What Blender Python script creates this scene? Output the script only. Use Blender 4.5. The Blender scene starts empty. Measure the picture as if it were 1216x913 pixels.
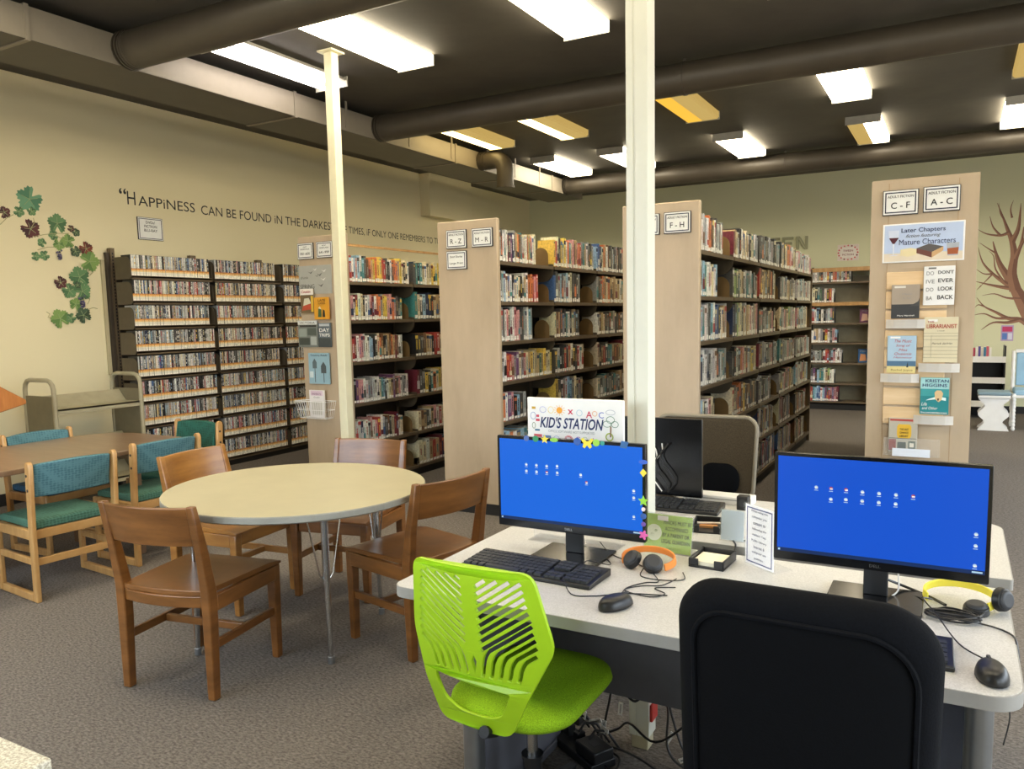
import bpy, bmesh, math, random
from mathutils import Vector, Matrix, Euler
PI = math.pi
R = math.radians
C = bpy.context.scene.collection
SC = bpy.context.scene
rnd = random.Random(7)

# ------------------------------------------------------------------ colours and materials
def lin(h):
    if isinstance(h, str):
        h = h.lstrip('#')
        h = [int(h[i:i+2], 16)/255 for i in (0, 2, 4)]
    return tuple((c/12.92 if c <= .04045 else ((c+.055)/1.055)**2.4) for c in h)
def nodes(name):
    m = bpy.data.materials.new(name); m.use_nodes = True
    nt = m.node_tree; b = nt.nodes['Principled BSDF']
    return m, nt, b
def setb(b, **k):
    for a, v in k.items():
        b.inputs[a.replace('_', ' ')].default_value = v
def noise_col(nt, b, c1, c2, scale, detail=4, rough=.6, lo=.35, hi=.65, coord='Object', vec=None):
    tc = nt.nodes.new('ShaderNodeTexCoord'); mp = nt.nodes.new('ShaderNodeMapping')
    if vec: mp.inputs['Scale'].default_value = vec
    n = nt.nodes.new('ShaderNodeTexNoise'); n.inputs['Scale'].default_value = scale
    n.inputs['Detail'].default_value = detail; n.inputs['Roughness'].default_value = rough
    r = nt.nodes.new('ShaderNodeValToRGB'); r.color_ramp.elements[0].position = lo; r.color_ramp.elements[1].position = hi
    r.color_ramp.elements[0].color = (*c1, 1); r.color_ramp.elements[1].color = (*c2, 1)
    nt.links.new(tc.outputs[coord], mp.inputs[0]); nt.links.new(mp.outputs[0], n.inputs[0])
    nt.links.new(n.outputs[0], r.inputs[0])
    if b is not None: nt.links.new(r.outputs[0], b.inputs['Base Color'])
    return n, r, mp
def add_bump(nt, b, src, strength, dist=.002):
    bu = nt.nodes.new('ShaderNodeBump'); bu.inputs['Strength'].default_value = strength; bu.inputs['Distance'].default_value = dist
    nt.links.new(src, bu.inputs['Height']); nt.links.new(bu.outputs[0], b.inputs['Normal'])
def plain(name, col, rough=.5, metal=0, var=.06, scale=12, bump=0, **k):
    m, nt, b = nodes(name); c = lin(col)
    n, r, mp = noise_col(nt, b, tuple(x*(1-var) for x in c), tuple(min(1, x*(1+var)) for x in c), scale)
    setb(b, Roughness=rough, Metallic=metal)
    if bump: add_bump(nt, b, n.outputs[0], bump)
    for a, v in k.items(): b.inputs[a.replace('_', ' ')].default_value = v
    return m
def emit(name, col, s):
    m, nt, b = nodes(name); setb(b, Base_Color=(.01, .01, .01, 1), Emission_Color=(*lin(col), 1), Emission_Strength=s, Roughness=.3, Specular_IOR_Level=.15)
    return m
def wood(name, c1, c2, scale=6, vec=(1, 1, 12), rough=.35, coat=.2):
    m, nt, b = nodes(name)
    n, r, mp = noise_col(nt, b, lin(c1), lin(c2), scale, 5, .65, .3, .7, vec=vec)
    setb(b, Roughness=rough, Coat_Weight=coat, Coat_Roughness=.25)
    add_bump(nt, b, n.outputs[0], .08)
    return m
M = {}
def wallmat(name, c1, c2):
    m, nt, b = nodes(name)
    noise_col(nt, b, lin(c1), lin(c2), .5, 3, .5, .3, .7)
    n2 = nt.nodes.new('ShaderNodeTexNoise'); n2.inputs['Scale'].default_value = 90
    add_bump(nt, b, n2.outputs[0], .12); setb(b, Roughness=.75)
    return m
M['wall'] = wallmat('wall_paint_beige', '#e2d8b4', '#dcd1ab')
M['wallb'] = wallmat('wall_paint_sage', '#dedebc', '#d8d8b5')
M['ceil'] = plain('ceiling_black_paint', '#524e47', .7, var=.1, scale=3, bump=.1)
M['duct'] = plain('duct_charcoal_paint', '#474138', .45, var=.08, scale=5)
M['ductlight'] = plain('duct_taupe_tone', '#857d70', .5, var=.05, scale=5)
def carpet():
    m, nt, b = nodes('carpet_grey_loop')
    n, r, mp = noise_col(nt, None, lin('#463f38'), lin('#8f867c'), 95, 5, .75, .34, .68)
    n2 = nt.nodes.new('ShaderNodeTexNoise'); n2.inputs['Scale'].default_value = 1.3
    mp2 = nt.nodes.new('ShaderNodeMapping'); mp2.inputs['Rotation'].default_value = (0, 0, .6); mp2.inputs['Scale'].default_value = (55, 120, 1)
    tc = nt.nodes.new('ShaderNodeTexCoord'); w = nt.nodes.new('ShaderNodeTexNoise'); w.inputs['Scale'].default_value = 1.0; w.inputs['Detail'].default_value = 2
    nt.links.new(tc.outputs['Object'], mp2.inputs[0]); nt.links.new(mp2.outputs[0], w.inputs[0]); nt.links.new(tc.outputs['Object'], n2.inputs[0])
    r2 = nt.nodes.new('ShaderNodeValToRGB'); r2.color_ramp.elements[0].color = (*lin('#524e4b'), 1); r2.color_ramp.elements[1].color = (*lin('#88837f'), 1)
    r2.color_ramp.elements[0].position = .35; r2.color_ramp.elements[1].position = .65
    nt.links.new(w.outputs[0], r2.inputs[0])
    mx = nt.nodes.new('ShaderNodeMix'); mx.data_type = 'RGBA'; mx.inputs[0].default_value = .5
    nt.links.new(r.outputs[0], mx.inputs[6]); nt.links.new(r2.outputs[0], mx.inputs[7])
    nt.links.new(mx.outputs[2], b.inputs['Base Color']); setb(b, Roughness=.95, Specular_IOR_Level=.1)
    add_bump(nt, b, w.outputs[0], .6, .004)
    return m
M['carpet'] = carpet()
M['oak'] = wood('pale_maple_panel', '#ad9a80', '#c2ae93', 2.5, (1.2, 1.2, .35), .45, .1)
M['slat'] = wood('display_slat_wood', '#d3b284', '#e4c9a2', 3, (.6, 1, 6))
M['chairwood'] = wood('walnut_stained_chair', '#5b3611', '#845527', 3, (1, 1, 5), .32, .35)
M['chairwood2'] = wood('honey_stained_chair', '#7d5122', '#a67437', 3, (1, 1, 5), .32, .35)
M['honey'] = wood('honey_oak_frame', '#a87c45', '#c39a62', 4, (1, 6, 1), .4, .2)
M['lectern'] = wood('orange_oak', '#a05f26', '#bb7838', 4, (1, 6, 1), .4, .3)
M['tablebrown'] = wood('brown_laminate', '#6f553e', '#836850', 3, (1, 8, 1), .3, .3)
M['shelf'] = plain('bronze_shelf_steel', '#6b5c48', .45, .2)
M['shelfdark'] = plain('dark_bronze_steel', '#443b30', .5, .2)
M['bracket'] = plain('olive_bronze_bracket', '#5a5040', .5, .2)
M['bookend'] = plain('tan_book_support', '#7d6440', .4, .3)
M['kick'] = plain('black_kick_base', '#1b1a19', .6)
M['cream'] = plain('cream_laminate', '#bab293', .3, var=.04, scale=5)
M['creamedge'] = plain('grey_table_edge', '#8c8b82', .4)
M['chrome'] = plain('brushed_chrome', '#c0c2c3', .25, 1)
M['steel'] = plain('satin_steel', '#9fa2a4', .35, .9)
def speckle(name, c1, c2):
    m, nt, b = nodes(name); noise_col(nt, b, lin(c1), lin(c2), 260, 2, .5, .40, .62); setb(b, Roughness=.35); return m
M['desk'] = speckle('white_speckled_laminate', '#bebdbb', '#cecdcb')
M['counter'] = speckle('cream_speckled_laminate', '#a8a08c', '#dcd8c8')
M['pole'] = plain('white_pole_paint', '#d6d6c8', .45, var=.02)
M['deskedge'] = plain('grey_desk_edge', '#9b9892', .4)
M['deskside'] = plain('dark_slate_steel', '#5d5e66', .55)
M['post'] = plain('cream_post_paint', '#e3dec0', .45, var=.03)
M['white'] = plain('white_plastic', '#eceae6', .4, var=.02)
M['paper'] = plain('white_paper', '#eeeeec', .7, var=.02)
M['cream_paper'] = plain('cream_paper', '#ece6cf', .8, var=.03)
M['pale'] = plain('pale_blue_paper', '#c9d6e2', .6, var=.02)
M['black'] = plain('black_plastic', '#17181a', .4, var=.05)
M['blackgloss'] = plain('gloss_black_plastic', '#0d0e11', .18, var=.05)
M['key'] = plain('key_black', '#2d2f33', .5)
M['ink'] = plain('black_ink', '#1b1b20', .6)
M['navyink'] = plain('navy_ink', '#1c2a5a', .6)
M['grey'] = plain('mid_grey', '#8d8d8d', .5)
M['lime'] = plain('lime_plastic', '#a5cf1e', .38, var=.03)
M['teal_pad'] = None
def patterned(name, a, b_, sc=55):
    m, nt, b = nodes(name)
    tc = nt.nodes.new('ShaderNodeTexCoord'); mp = nt.nodes.new('ShaderNodeMapping'); mp.inputs['Scale'].default_value = (1, 1, 1.4)
    v = nt.nodes.new('ShaderNodeTexVoronoi'); v.inputs['Scale'].default_value = sc; v.inputs['Randomness'].default_value = .25
    r = nt.nodes.new('ShaderNodeValToRGB'); r.color_ramp.elements[0].position = .3; r.color_ramp.elements[1].position = .55
    r.color_ramp.elements[0].color = (*lin(b_), 1); r.color_ramp.elements[1].color = (*lin(a), 1)
    nt.links.new(tc.outputs['Object'], mp.inputs[0]); nt.links.new(mp.outputs[0], v.inputs[0]); nt.links.new(v.outputs['Distance'], r.inputs[0])
    nt.links.new(r.outputs[0], b.inputs['Base Color']); setb(b, Roughness=.85); add_bump(nt, b, v.outputs['Distance'], .2)
    return m
M['teal'] = patterned('teal_patterned_fabric', '#4f7880', '#3a616b')
M['green'] = patterned('green_patterned_fabric', '#46705f', '#335848')
M['blueseat'] = patterned('blue_patterned_fabric', '#2b5b7c', '#1c4160')
M['dgreen'] = patterned('dark_green_fabric', '#1f5a4c', '#174538')
def weave(name, c, sc=400, rough=.9, v=.25):
    m, nt, b = nodes(name); c = lin(c)
    n, r, mp = noise_col(nt, b, tuple(x*(1-v) for x in c), tuple(x*(1+v) for x in c), sc, 1, .5)
    add_bump(nt, b, n.outputs[0], .4, .001); setb(b, Roughness=rough, Specular_IOR_Level=.15); return m
M['limefab'] = weave('lime_mesh_fabric', '#86ad1e')
M['blackfab'] = weave('black_mesh_fabric', '#030407', 300)
M['blackfab2'] = weave('black_woven_fabric', '#07090e', 260)
M['mesh'] = weave('taupe_chair_mesh', '#463d2f', 300)
M['cart'] = plain('khaki_cart_paint', '#a39b80', .45)
M['cartdark'] = plain('olive_cart_panel', '#77705a', .5)
def glassy(name, tint=(.93, .97, .98), a=.07):
    m, nt, b = nodes(name)
    setb(b, Base_Color=(*tint, 1), Roughness=.08, Alpha=a, Specular_IOR_Level=.6); return m
M['acrylic'] = glassy('clear_acrylic')
M['screen'] = emit('screen_blue_lit', '#0064dc', 1.0)
M['screen2'] = emit('screen_blue_lit_deeper', '#0050cc', 1.0)
M['taskbar'] = emit('screen_taskbar_lit', '#0a2f66', .8)
M['icon'] = emit('screen_icon_lit', '#bfe0f5', .9)
M['iconr'] = emit('screen_icon_red_lit', '#c05060', .8)
COLM = {}
def flat(h, rough=.6):
    k = (h, rough)
    if k not in COLM: COLM[k] = plain('paint_' + h.lstrip('#'), h, rough, var=.03)
    return COLM[k]
def attr_mat(name, rough):
    m, nt, b = nodes(name); a = nt.nodes.new('ShaderNodeAttribute'); a.attribute_name = 'Col'
    n = nt.nodes.new('ShaderNodeTexNoise'); n.inputs['Scale'].default_value = 60; n.inputs['Detail'].default_value = 3
    tc = nt.nodes.new('ShaderNodeTexCoord'); nt.links.new(tc.outputs['Object'], n.inputs[0])
    hs = nt.nodes.new('ShaderNodeHueSaturation'); mr = nt.nodes.new('ShaderNodeMapRange')
    mr.inputs[1].default_value = .3; mr.inputs[2].default_value = .7; mr.inputs[3].default_value = .8; mr.inputs[4].default_value = 1.3
    nt.links.new(n.outputs[0], mr.inputs[0]); nt.links.new(mr.outputs[0], hs.inputs['Value']); hs.inputs['Saturation'].default_value = .95
    nt.links.new(a.outputs['Color'], hs.inputs['Color']); nt.links.new(hs.outputs[0], b.inputs['Base Color'])
    setb(b, Roughness=rough); return m
M['jacket'] = attr_mat('book_jacket', .4)
M['case'] = attr_mat('disc_case_sleeve', .35)

# ------------------------------------------------------------------ mesh helper
class MB:
    def __init__(s): s.v = []; s.f = []; s.m = []; s.mats = []; s.cols = None
    def mi(s, mat):
        if mat not in s.mats: s.mats.append(mat)
        return s.mats.index(mat)
    def add(s, vs, fs, mat, M4=None):
        n = len(s.v)
        s.v += [tuple(M4 @ Vector(v)) if M4 is not None else tuple(v) for v in vs]
        k = s.mi(mat)
        for f in fs: s.f.append([n+i for i in f]); s.m.append(k)
        return s
    def box(s, x0, x1, y0, y1, z0, z1, mat, M4=None):
        x0, x1 = sorted((x0, x1)); y0, y1 = sorted((y0, y1)); z0, z1 = sorted((z0, z1))
        vs = [(x0,y0,z0),(x1,y0,z0),(x1,y1,z0),(x0,y1,z0),(x0,y0,z1),(x1,y0,z1),(x1,y1,z1),(x0,y1,z1)]
        return s.add(vs, [(3,2,1,0),(4,5,6,7),(0,1,5,4),(1,2,6,5),(2,3,7,6),(3,0,4,7)], mat, M4)
    def prism(s, poly, lo, hi, mat, axis='z', M4=None):
        n = len(poly); f = {'z': lambda p, t: (p[0], p[1], t), 'y': lambda p, t: (p[0], t, p[1]), 'x': lambda p, t: (t, p[0], p[1])}[axis]
        vs = [f(p, lo) for p in poly] + [f(p, hi) for p in poly]
        fs = [list(range(n))[::-1], list(range(n, 2*n))] + [(i, (i+1) % n, n+(i+1) % n, n+i) for i in range(n)]
        return s.add(vs, fs, mat, M4)
    def tube(s, pts, r, mat, seg=8, closed=False, rect=None, M4=None):
        P = [Vector(p) for p in pts]; n = len(P); rs = r if isinstance(r, (list, tuple)) else [r]*n
        ring = []; up = None
        for i, p in enumerate(P):
            a = P[i-1] if (i or closed) else P[i]; b = P[(i+1) % n] if (i < n-1 or closed) else P[i]
            t = (b-a).normalized() if (b-a).length > 1e-9 else Vector((0, 0, 1))
            if up is None:
                up = Vector((0, 0, 1)) if abs(t.z) < .9 else Vector((0, 1, 0))
            x = t.cross(up); x = x.normalized() if x.length > 1e-6 else Vector((1, 0, 0)); y = x.cross(t).normalized(); up = y
            if rect:
                sc = rs[i]; w, h = rect[0]*sc/2, rect[1]*sc/2
                ring.append([p+x*w+y*h, p-x*w+y*h, p-x*w-y*h, p+x*w-y*h])
            else:
                ring.append([p+(x*math.cos(2*PI*k/seg)+y*math.sin(2*PI*k/seg))*rs[i] for k in range(seg)])
        k = len(ring[0]); vs = [v for q in ring for v in q]; fs = []
        for i in range(n if closed else n-1):
            j = (i+1) % n
            for a in range(k): fs.append((i*k+a, i*k+(a+1) % k, j*k+(a+1) % k, j*k+a))
        if not closed: fs += [list(range(k))[::-1], [(n-1)*k+a for a in range(k)]]
        return s.add(vs, fs, mat, M4)
    def cyl(s, x, y, z0, z1, r, mat, seg=20, r1=None, M4=None):
        r1 = r if r1 is None else r1
        vs = [(x+r*math.cos(2*PI*k/seg), y+r*math.sin(2*PI*k/seg), z0) for k in range(seg)] + [(x+r1*math.cos(2*PI*k/seg), y+r1*math.sin(2*PI*k/seg), z1) for k in range(seg)]
        return s.add(vs, [list(range(seg))[::-1], list(range(seg, 2*seg))]+[(k, (k+1) % seg, seg+(k+1) % seg, seg+k) for k in range(seg)], mat, M4)
    def ell(s, c, rx, ry, rz, mat, nu=14, nv=9, M4=None, p=1.0):
        vs = []; fs = []
        for j in range(nv+1):
            t = -PI/2+PI*j/nv
            for i in range(nu):
                a = 2*PI*i/nu
                vs.append((c[0]+rx*math.cos(t)*math.cos(a), c[1]+ry*math.cos(t)*math.sin(a), c[2]+rz*math.sin(t)))
        for j in range(nv):
            for i in range(nu): fs.append((j*nu+i, j*nu+(i+1) % nu, (j+1)*nu+(i+1) % nu, (j+1)*nu+i))
        return s.add(vs, fs, mat, M4)
    def build(s, name, parent=None, bevel=0, smooth=False, sub=0, seg=2, loc=None, rot=None):
        me = bpy.data.meshes.new(name); me.from_pydata(s.v, [], s.f)
        for m in s.mats: me.materials.append(m)
        me.polygons.foreach_set('material_index', s.m); me.update()
        if s.cols:
            ca = me.color_attributes.new('Col', 'FLOAT_COLOR', 'CORNER'); buf = []
            for p, c in zip(me.polygons, s.cols): buf += list((*c, 1))*p.loop_total
            ca.data.foreach_set('color', buf)
        o = bpy.data.objects.new(name, me); C.objects.link(o)
        if parent is not None: o.parent = parent
        if loc is not None: o.location = loc
        if rot is not None: o.rotation_euler = rot
        if bevel:
            b = o.modifiers.new('bevel', 'BEVEL'); b.width = bevel; b.segments = seg; b.limit_method = 'ANGLE'; b.angle_limit = R(40)
        if sub:
            b = o.modifiers.new('sub', 'SUBSURF'); b.levels = sub; b.render_levels = sub
        if smooth or bevel:
            me.polygons.foreach_set('use_smooth', [True]*len(me.polygons))
            if not sub and not smooth == 'all':
                try:
                    me.set_sharp_from_angle(angle=R(40))
                except Exception: pass
        return o
def rrect(x0, x1, y0, y1, r, n=6):
    rs = r if isinstance(r, (list, tuple)) else [r]*4
    out = []
    for (cx, cy, a0), q in zip(((x1, y1, 0), (x0, y1, 90), (x0, y0, 180), (x1, y0, 270)), rs):
        sx = -1 if cx == x1 else 1; sy = -1 if cy == y1 else 1
        for k in range(n+1):
            a = R(a0+90*k/n)
            out.append((cx+sx*q+q*math.cos(a), cy+sy*q+q*math.sin(a)))
            if q == 0: break
    return out
def thing(name, label, cat, loc=(0, 0, 0), rz=0, group=None):
    o = bpy.data.objects.new(name, None); C.objects.link(o); o.empty_display_size = .1
    o.location = loc; o.rotation_euler = (0, 0, rz); return tag(o, label, cat, group)
def tag(o, label=None, cat=None, group=None, kind=None):
    if label: o['label'] = label
    if cat: o['category'] = cat
    if group: o['group'] = group
    if kind: o['kind'] = kind
    return o
def struct(o): o['kind'] = 'structure'; return o
def dup(o, loc=None, rz=None, label=None, group=None, parent=None):
    c = o.copy(); C.objects.link(c)
    if parent is not None: c.parent = parent
    if loc is not None: c.location = loc
    if rz is not None: c.rotation_euler = (0, 0, rz)
    if label: c['label'] = label
    if group: c['group'] = group
    for ch in list(o.children): dup(ch, parent=c)
    return c
# lettering: a text fitted into a width and a cap height; lies in local x (right) / z (up), faces local -y
def letters(items, parent, y=-.001, name='lettering', rot=None, loc=None):
    """items: (string, centre x, centre z, height, width or None, material, bold)"""
    mb = MB()
    for (s, cx, cz, h, w, mat, bold, *rest) in items:
        cu = bpy.data.curves.new('t', 'FONT'); cu.body = s; cu.size = 1; cu.align_x = 'CENTER'; cu.resolution_u = 3
        cu.offset = (0 if 'M' in s else .011) if bold is True else (bold or 0)
        if rest: cu.shear = rest[0]
        to = bpy.data.objects.new('t', cu); C.objects.link(to)
        bpy.context.view_layer.update()
        me = to.to_mesh()
        xs = [v.co.x for v in me.vertices]; ys = [v.co.y for v in me.vertices]
        if xs:
            x0, x1, y0, y1 = min(xs), max(xs), min(ys), max(ys)
            k = h/(y1-y0) if y1 > y0 else 1; kx = (w/(x1-x0)) if w else k
            vs = [(cx+(v.co.x-(x0+x1)/2)*kx, y, cz+(v.co.y-(y0+y1)/2)*k) for v in me.vertices]
            mb.add(vs, [list(p.vertices) for p in me.polygons], mat)
        to.to_mesh_clear(); bpy.data.objects.remove(to); bpy.data.curves.remove(cu)
    return mb.build(name, parent, loc=loc, rot=rot)
# ------------------------------------------------------------------ room shell
XL, XR, YB, YF, ZC = -6.95, 3.7, 12.85, -1.4, 3.58
struct(MB().box(XL-.2, XR+.2, YF-.2, YB+.2, -.1, 0, M['carpet']).build('floor'))
struct(MB().box(XL-.2, XR+.2, YF-.2, YB+.2, ZC, ZC+.1, M['ceil']).build('ceiling'))
struct(MB().box(XL-.15, XL, YF-.2, YB+.2, 0, ZC, M['wall']).build('wall_left'))
struct(MB().box(XL, XR, YB, YB+.15, 0, ZC, M['wallb']).build('wall_back'))
def wall_windows(name, axis, at, lo, hi, holes, z0, z1, mat):
    mb = MB(); t = .15; e = [lo]+[v for h in holes for v in h]+[hi]
    def put(a, b, za, zb):
        if axis == 'y': mb.box(a, b, at-t, at, za, zb, mat)
        else: mb.box(at, at+t, a, b, za, zb, mat)
    for i in range(0, len(e), 2): put(e[i], e[i+1], 0, ZC)
    for a, b in holes: put(a, b, 0, z0); put(a, b, z1, ZC)
    struct(mb.build(name))
FH = [(-5.6, -3.6), (-3.3, -1.3), (1.6, 3.2)]
RH = [(-.6, 1.8), (2.1, 4.5), (4.8, 7.2), (7.5, 9.9)]
wall_windows('wall_front', 'y', YF, XL, XR, FH, .6, 2.9, M['wall'])
wall_windows('wall_right', 'x', XR, YF, YB, RH, .6, 2.9, M['wall'])
k = 0
for axis, at, holes in (('y', YF-.09, FH), ('x', XR+.06, RH)):
    for a, b in holes:
        k += 1; mb = MB(); t = .05
        for (p0, p1, z0, z1) in ((a, b, .6, .66), (a, b, 2.84, 2.9), (a, a+t, .66, 2.84), (b-t, b, .66, 2.84), ((a+b)/2-.025, (a+b)/2+.025, .66, 2.84)):
            mb.box(*((p0, p1, at, at+.06) if axis == 'y' else (at, at+.06, p0, p1)), z0, z1, M['white'])
        struct(mb.build('window_%d' % k))
        L = bpy.data.lights.new('daylight_portal', 'AREA'); L.shape = 'RECTANGLE'; L.size = b-a; L.size_y = 2.3
        L.cycles.is_portal = True
        lo = bpy.data.objects.new('daylight_portal', L); C.objects.link(lo)
        if axis == 'y': lo.location = ((a+b)/2, at+.03, 1.75); lo.rotation_euler = (R(90), 0, PI)
        else: lo.location = (at+.03, (a+b)/2, 1.75); lo.rotation_euler = (R(90), 0, R(90))
# baseboards
struct(MB().box(XL, XL+.015, YF, YB, 0, .1, M['kick']).build('baseboard_left'))
struct(MB().box(XL+.015, XR, YB-.015, YB, 0, .1, M['kick']).build('baseboard_back'))
# boxed-in chase on the left wall
struct(MB().box(XL, XL+.17, 9.5, 10.62, 2.97, ZC, M['wall']).build('trim_1', bevel=.004))

# ------------------------------------------------------------------ ducts
t = thing('rectangular_duct', 'long rectangular charcoal metal duct hung along the left wall', 'duct', (-5.55, 5, 3.3))
DX0, DX1 = -.30, .30
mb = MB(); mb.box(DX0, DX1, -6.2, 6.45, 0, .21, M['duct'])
mb.box(DX1, DX1+.004, -6.2, 6.45, .002, .208, M['ductlight']); mb.build('duct_body', t, bevel=.004)  # side facing the room is a lighter taupe than the body
for y in (-1.95, .35, 2.9, 4.2, 5.4):
    mb = MB(); mb.box(DX0-.008, DX1+.012, y-.015, y+.015, -.008, .218, M['ductlight']); mb.build('joint_band', t)
for y in (-3.4, -1.3, .9, 1.9, 2.7, 3.5, 4.2, 4.9):
    mb = MB(); mb.box(DX1+.004, DX1+.010, y+.1, y+.13, .03, .28, M['ductlight']); mb.build('hanger_strap', t)
def round_duct(y, x1, label):
    t = thing('round_duct', label, 'duct', (-5.25, y, 3.42), 0, 'round ducts under the ceiling')
    mb = MB(); mb.tube([(.05, 0, 0), (x1+5.25, 0, 0)], .128, M['duct'], 28); mb.build('duct_pipe', t, smooth=True)
    mb = MB()
    for i in range(5): mb.tube([(.0+.03*i, 0, 0), (.012+.03*i, 0, 0)], .136-.002*i, M['duct'], 28)
    mb.build('collar', t, smooth=True)
    for x in (3.2, 5.9, 8.6):
        if x+0 < x1+5.25:
            mb = MB(); mb.tube([(x-.012, 0, 0), (x+.012, 0, 0)], .134, M['duct'], 28); mb.box(x-.012, x+.012, -.008, .008, .12, .158, M['duct']); mb.build('hanger_strap', t)
round_duct(3.75, XR, 'large round charcoal duct crossing in front of two bright lights, nearest of three')
round_duct(6.52, XR, 'large round charcoal duct crossing mid ceiling behind the slim column, middle of three')
round_duct(10.85, XR, 'round charcoal duct along the far wall, last of three')
t = thing('duct_elbow', 'short grey elbow pipe bending down from the rectangular duct', 'duct', (-5.25, 8.45, 3.40))
mb = MB(); pts = [(.0, 0, 0), (.18, 0, 0)]+[(.22+.13*math.sin(R(a)), 0, -.13+.13*math.cos(R(a))) for a in (0, 22, 45, 67, 90)]+[(.35, 0, -.33)]
mb.tube(pts, .105, M['duct'], 20); mb.build('elbow_pipe', t, smooth=True)
mb = MB(); mb.cyl(.35, 0, -.35, -.325, .112, M['duct']); mb.build('end_ring', t)
mb = MB(); [mb.tube([(.01+.03*i, 0, 0), (.025+.03*i, 0, 0)], .113, M['duct'], 20) for i in range(4)]; mb.build('collar', t)

# ------------------------------------------------------------------ ceiling lights
M['lens'] = emit('light_lens_lit', '#fff0d0', 19)
M['lens2'] = emit('light_lens_lit_warm', '#ffdf94', 8.0)
M['lensdim'] = emit('light_lens_dim', '#d9b565', .75)
M['tube'] = emit('fluorescent_tube_lit', '#fff3ea', 22)
M['fix'] = plain('fixture_white_enamel', '#a9a69c', .4)
def troffer(x, y, mode, label):
    t = thing('ceiling_light', label, 'ceiling light', (x, y, ZC), 0, 'fluorescent ceiling lights')
    mb = MB(); mb.box(-.18, .18, -.61, -.6, -.085, 0, M['fix']); mb.box(-.18, .18, .6, .61, -.085, 0, M['fix']); mb.box(-.14, .14, -.6, .6, -.03, 0, M['fix']); mb.build('housing', t)
    if mode == 'bare':
        mb = MB(); mb.box(-.17, .17, -.6, .6, -.035, -.03, M['fix']); mb.build('reflector', t)
        for s in (-1, 1):
            mb = MB(); mb.tube([(s*.085, -.59, -.06), (s*.085, .59, -.06)], .019, M['tube'], 12); mb.build('fluorescent_tube', t, smooth=True)
        return t
    mb = MB(); w = .175
    prof = [(-w, -.005), (-w, -.06), (-w+.02, -.078), (w-.02, -.078), (w, -.06), (w, -.005)]
    if mode == 'full': mb.prism(prof, -.6, .6, M['lens'], 'y')
    else:
        cut = .0
        a = [(-w, -.005), (-w, -.06), (-w+.02, -.078), (cut, -.078), (cut, -.005)]; b = [(cut, -.005), (cut, -.078), (w-.02, -.078), (w, -.06), (w, -.005)]
        L, D = (M['lens2'], M['lensdim'])
        if mode == 'amber': L, D = emit('light_lens_amber', '#f0b838', 1.1), M['lensdim']
        if mode == 'rightlit': L, D = M['lensdim'], M['lens']
        if mode == 'dim': L, D = M['lensdim'], M['lensdim']
        mb.prism(a, -.6, .6, L, 'y'); mb.prism(b, -.6, .6, D, 'y')
    mb.build('lens', t)
    return t
CX = (-4.88, -3.92, -2.43, -.97, .53)
ny = {0: 'nearest the windows', 1: 'in the row over the round table', 2: 'in the middle row', 3: 'in the last row by the far wall'}
troffer(CX[0], 4.82, 'bare', 'ceiling light with two bare tubes and no cover, behind the slim column')
troffer(CX[1], 4.75, 'full', 'bright covered ceiling light just right of the slim column')
troffer(CX[2], 4.80, 'full', 'bright covered ceiling light left of the thick column, at the top edge of the photo')
troffer(CX[0], 7.75, 'leftlit', 'half lit yellowish ceiling light beside the rectangular duct, ahead of the elbow pipe')
troffer(CX[1], 7.75, 'leftlit', 'ceiling light with only its left side glowing, between slim and thick columns')
troffer(CX[0], 10.0, 'full', 'bright white ceiling light near the end of the rectangular duct')
troffer(CX[1], 10.0, 'full', 'bright ceiling light partly hidden by the left edge of the thick column')
troffer(CX[2], 7.75, 'amber', 'dim amber ceiling light just right of the thick column')
troffer(CX[3], 7.75, 'full', 'bright ceiling light above the space between the two right stacks, middle row')
troffer(CX[2], 10.0, 'full', 'bright ceiling light over the F-H stack, last row')
troffer(CX[3], 10.0, 'rightlit', 'ceiling light with a dark left half, last row, above the tween shelf')
troffer(CX[4], 10.0, 'full', 'bright ceiling light above the mural tree, cut by the right photo edge')
troffer(CX[4], 7.75, 'dim', 'unlit tan ceiling light at the right photo edge, upper of the two there')
for i, (x, y) in enumerate(((-4.88, 2.0), (-3.92, 2.0), (-2.43, 2.0), (-.97, 2.0), (.53, 2.0), (.53, 4.8), (-.97, 4.8), (2.2, 4.8), (2.2, 7.75), (2.2, 10.0))):  # unseen fixtures added so the front of the room gets light
    troffer(x, y, 'full', 'bright covered ceiling light outside the photo frame')

# ------------------------------------------------------------------ columns
t = thing('slim_column', 'slim square cream steel column beside the round table', 'column', (-4.385, 4.88, 0))
mb = MB(); mb.box(-.04, .04, -.04, .04, .012, ZC-.012, M['post']); mb.build('shaft', t, bevel=.006)
MB().box(-.075, .075, -.075, .075, ZC-.012, ZC, M['post']).build('cap_plate', t); MB().box(-.075, .075, -.075, .075, 0, .012, M['post']).build('base_plate', t)
t = thing('power_pole', 'thick cream power pole rising between the computer desks', 'column', (-.915, 2.45, 0))
mb = MB(); mb.box(-.036, .036, -.034, .034, .05, ZC, M['pole']); mb.box(-.036, -.012, -.037, -.034, .05, ZC, M['pole']); mb.box(-.006, .036, -.037, -.034, .05, ZC, M['pole']); mb.build('shaft', t, bevel=.003)
MB().box(-.03, .03, -.028, .028, 0, .05, M['cream']).build('foot', t, bevel=.003)
for z in (.135, .205):
    mb = MB(); mb.box(.036, .046, -.028, .028, z-.03, z+.03, flat('#b8352b')); mb.build('red_socket', t, bevel=.003)['label'] = 'red power socket'

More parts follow.
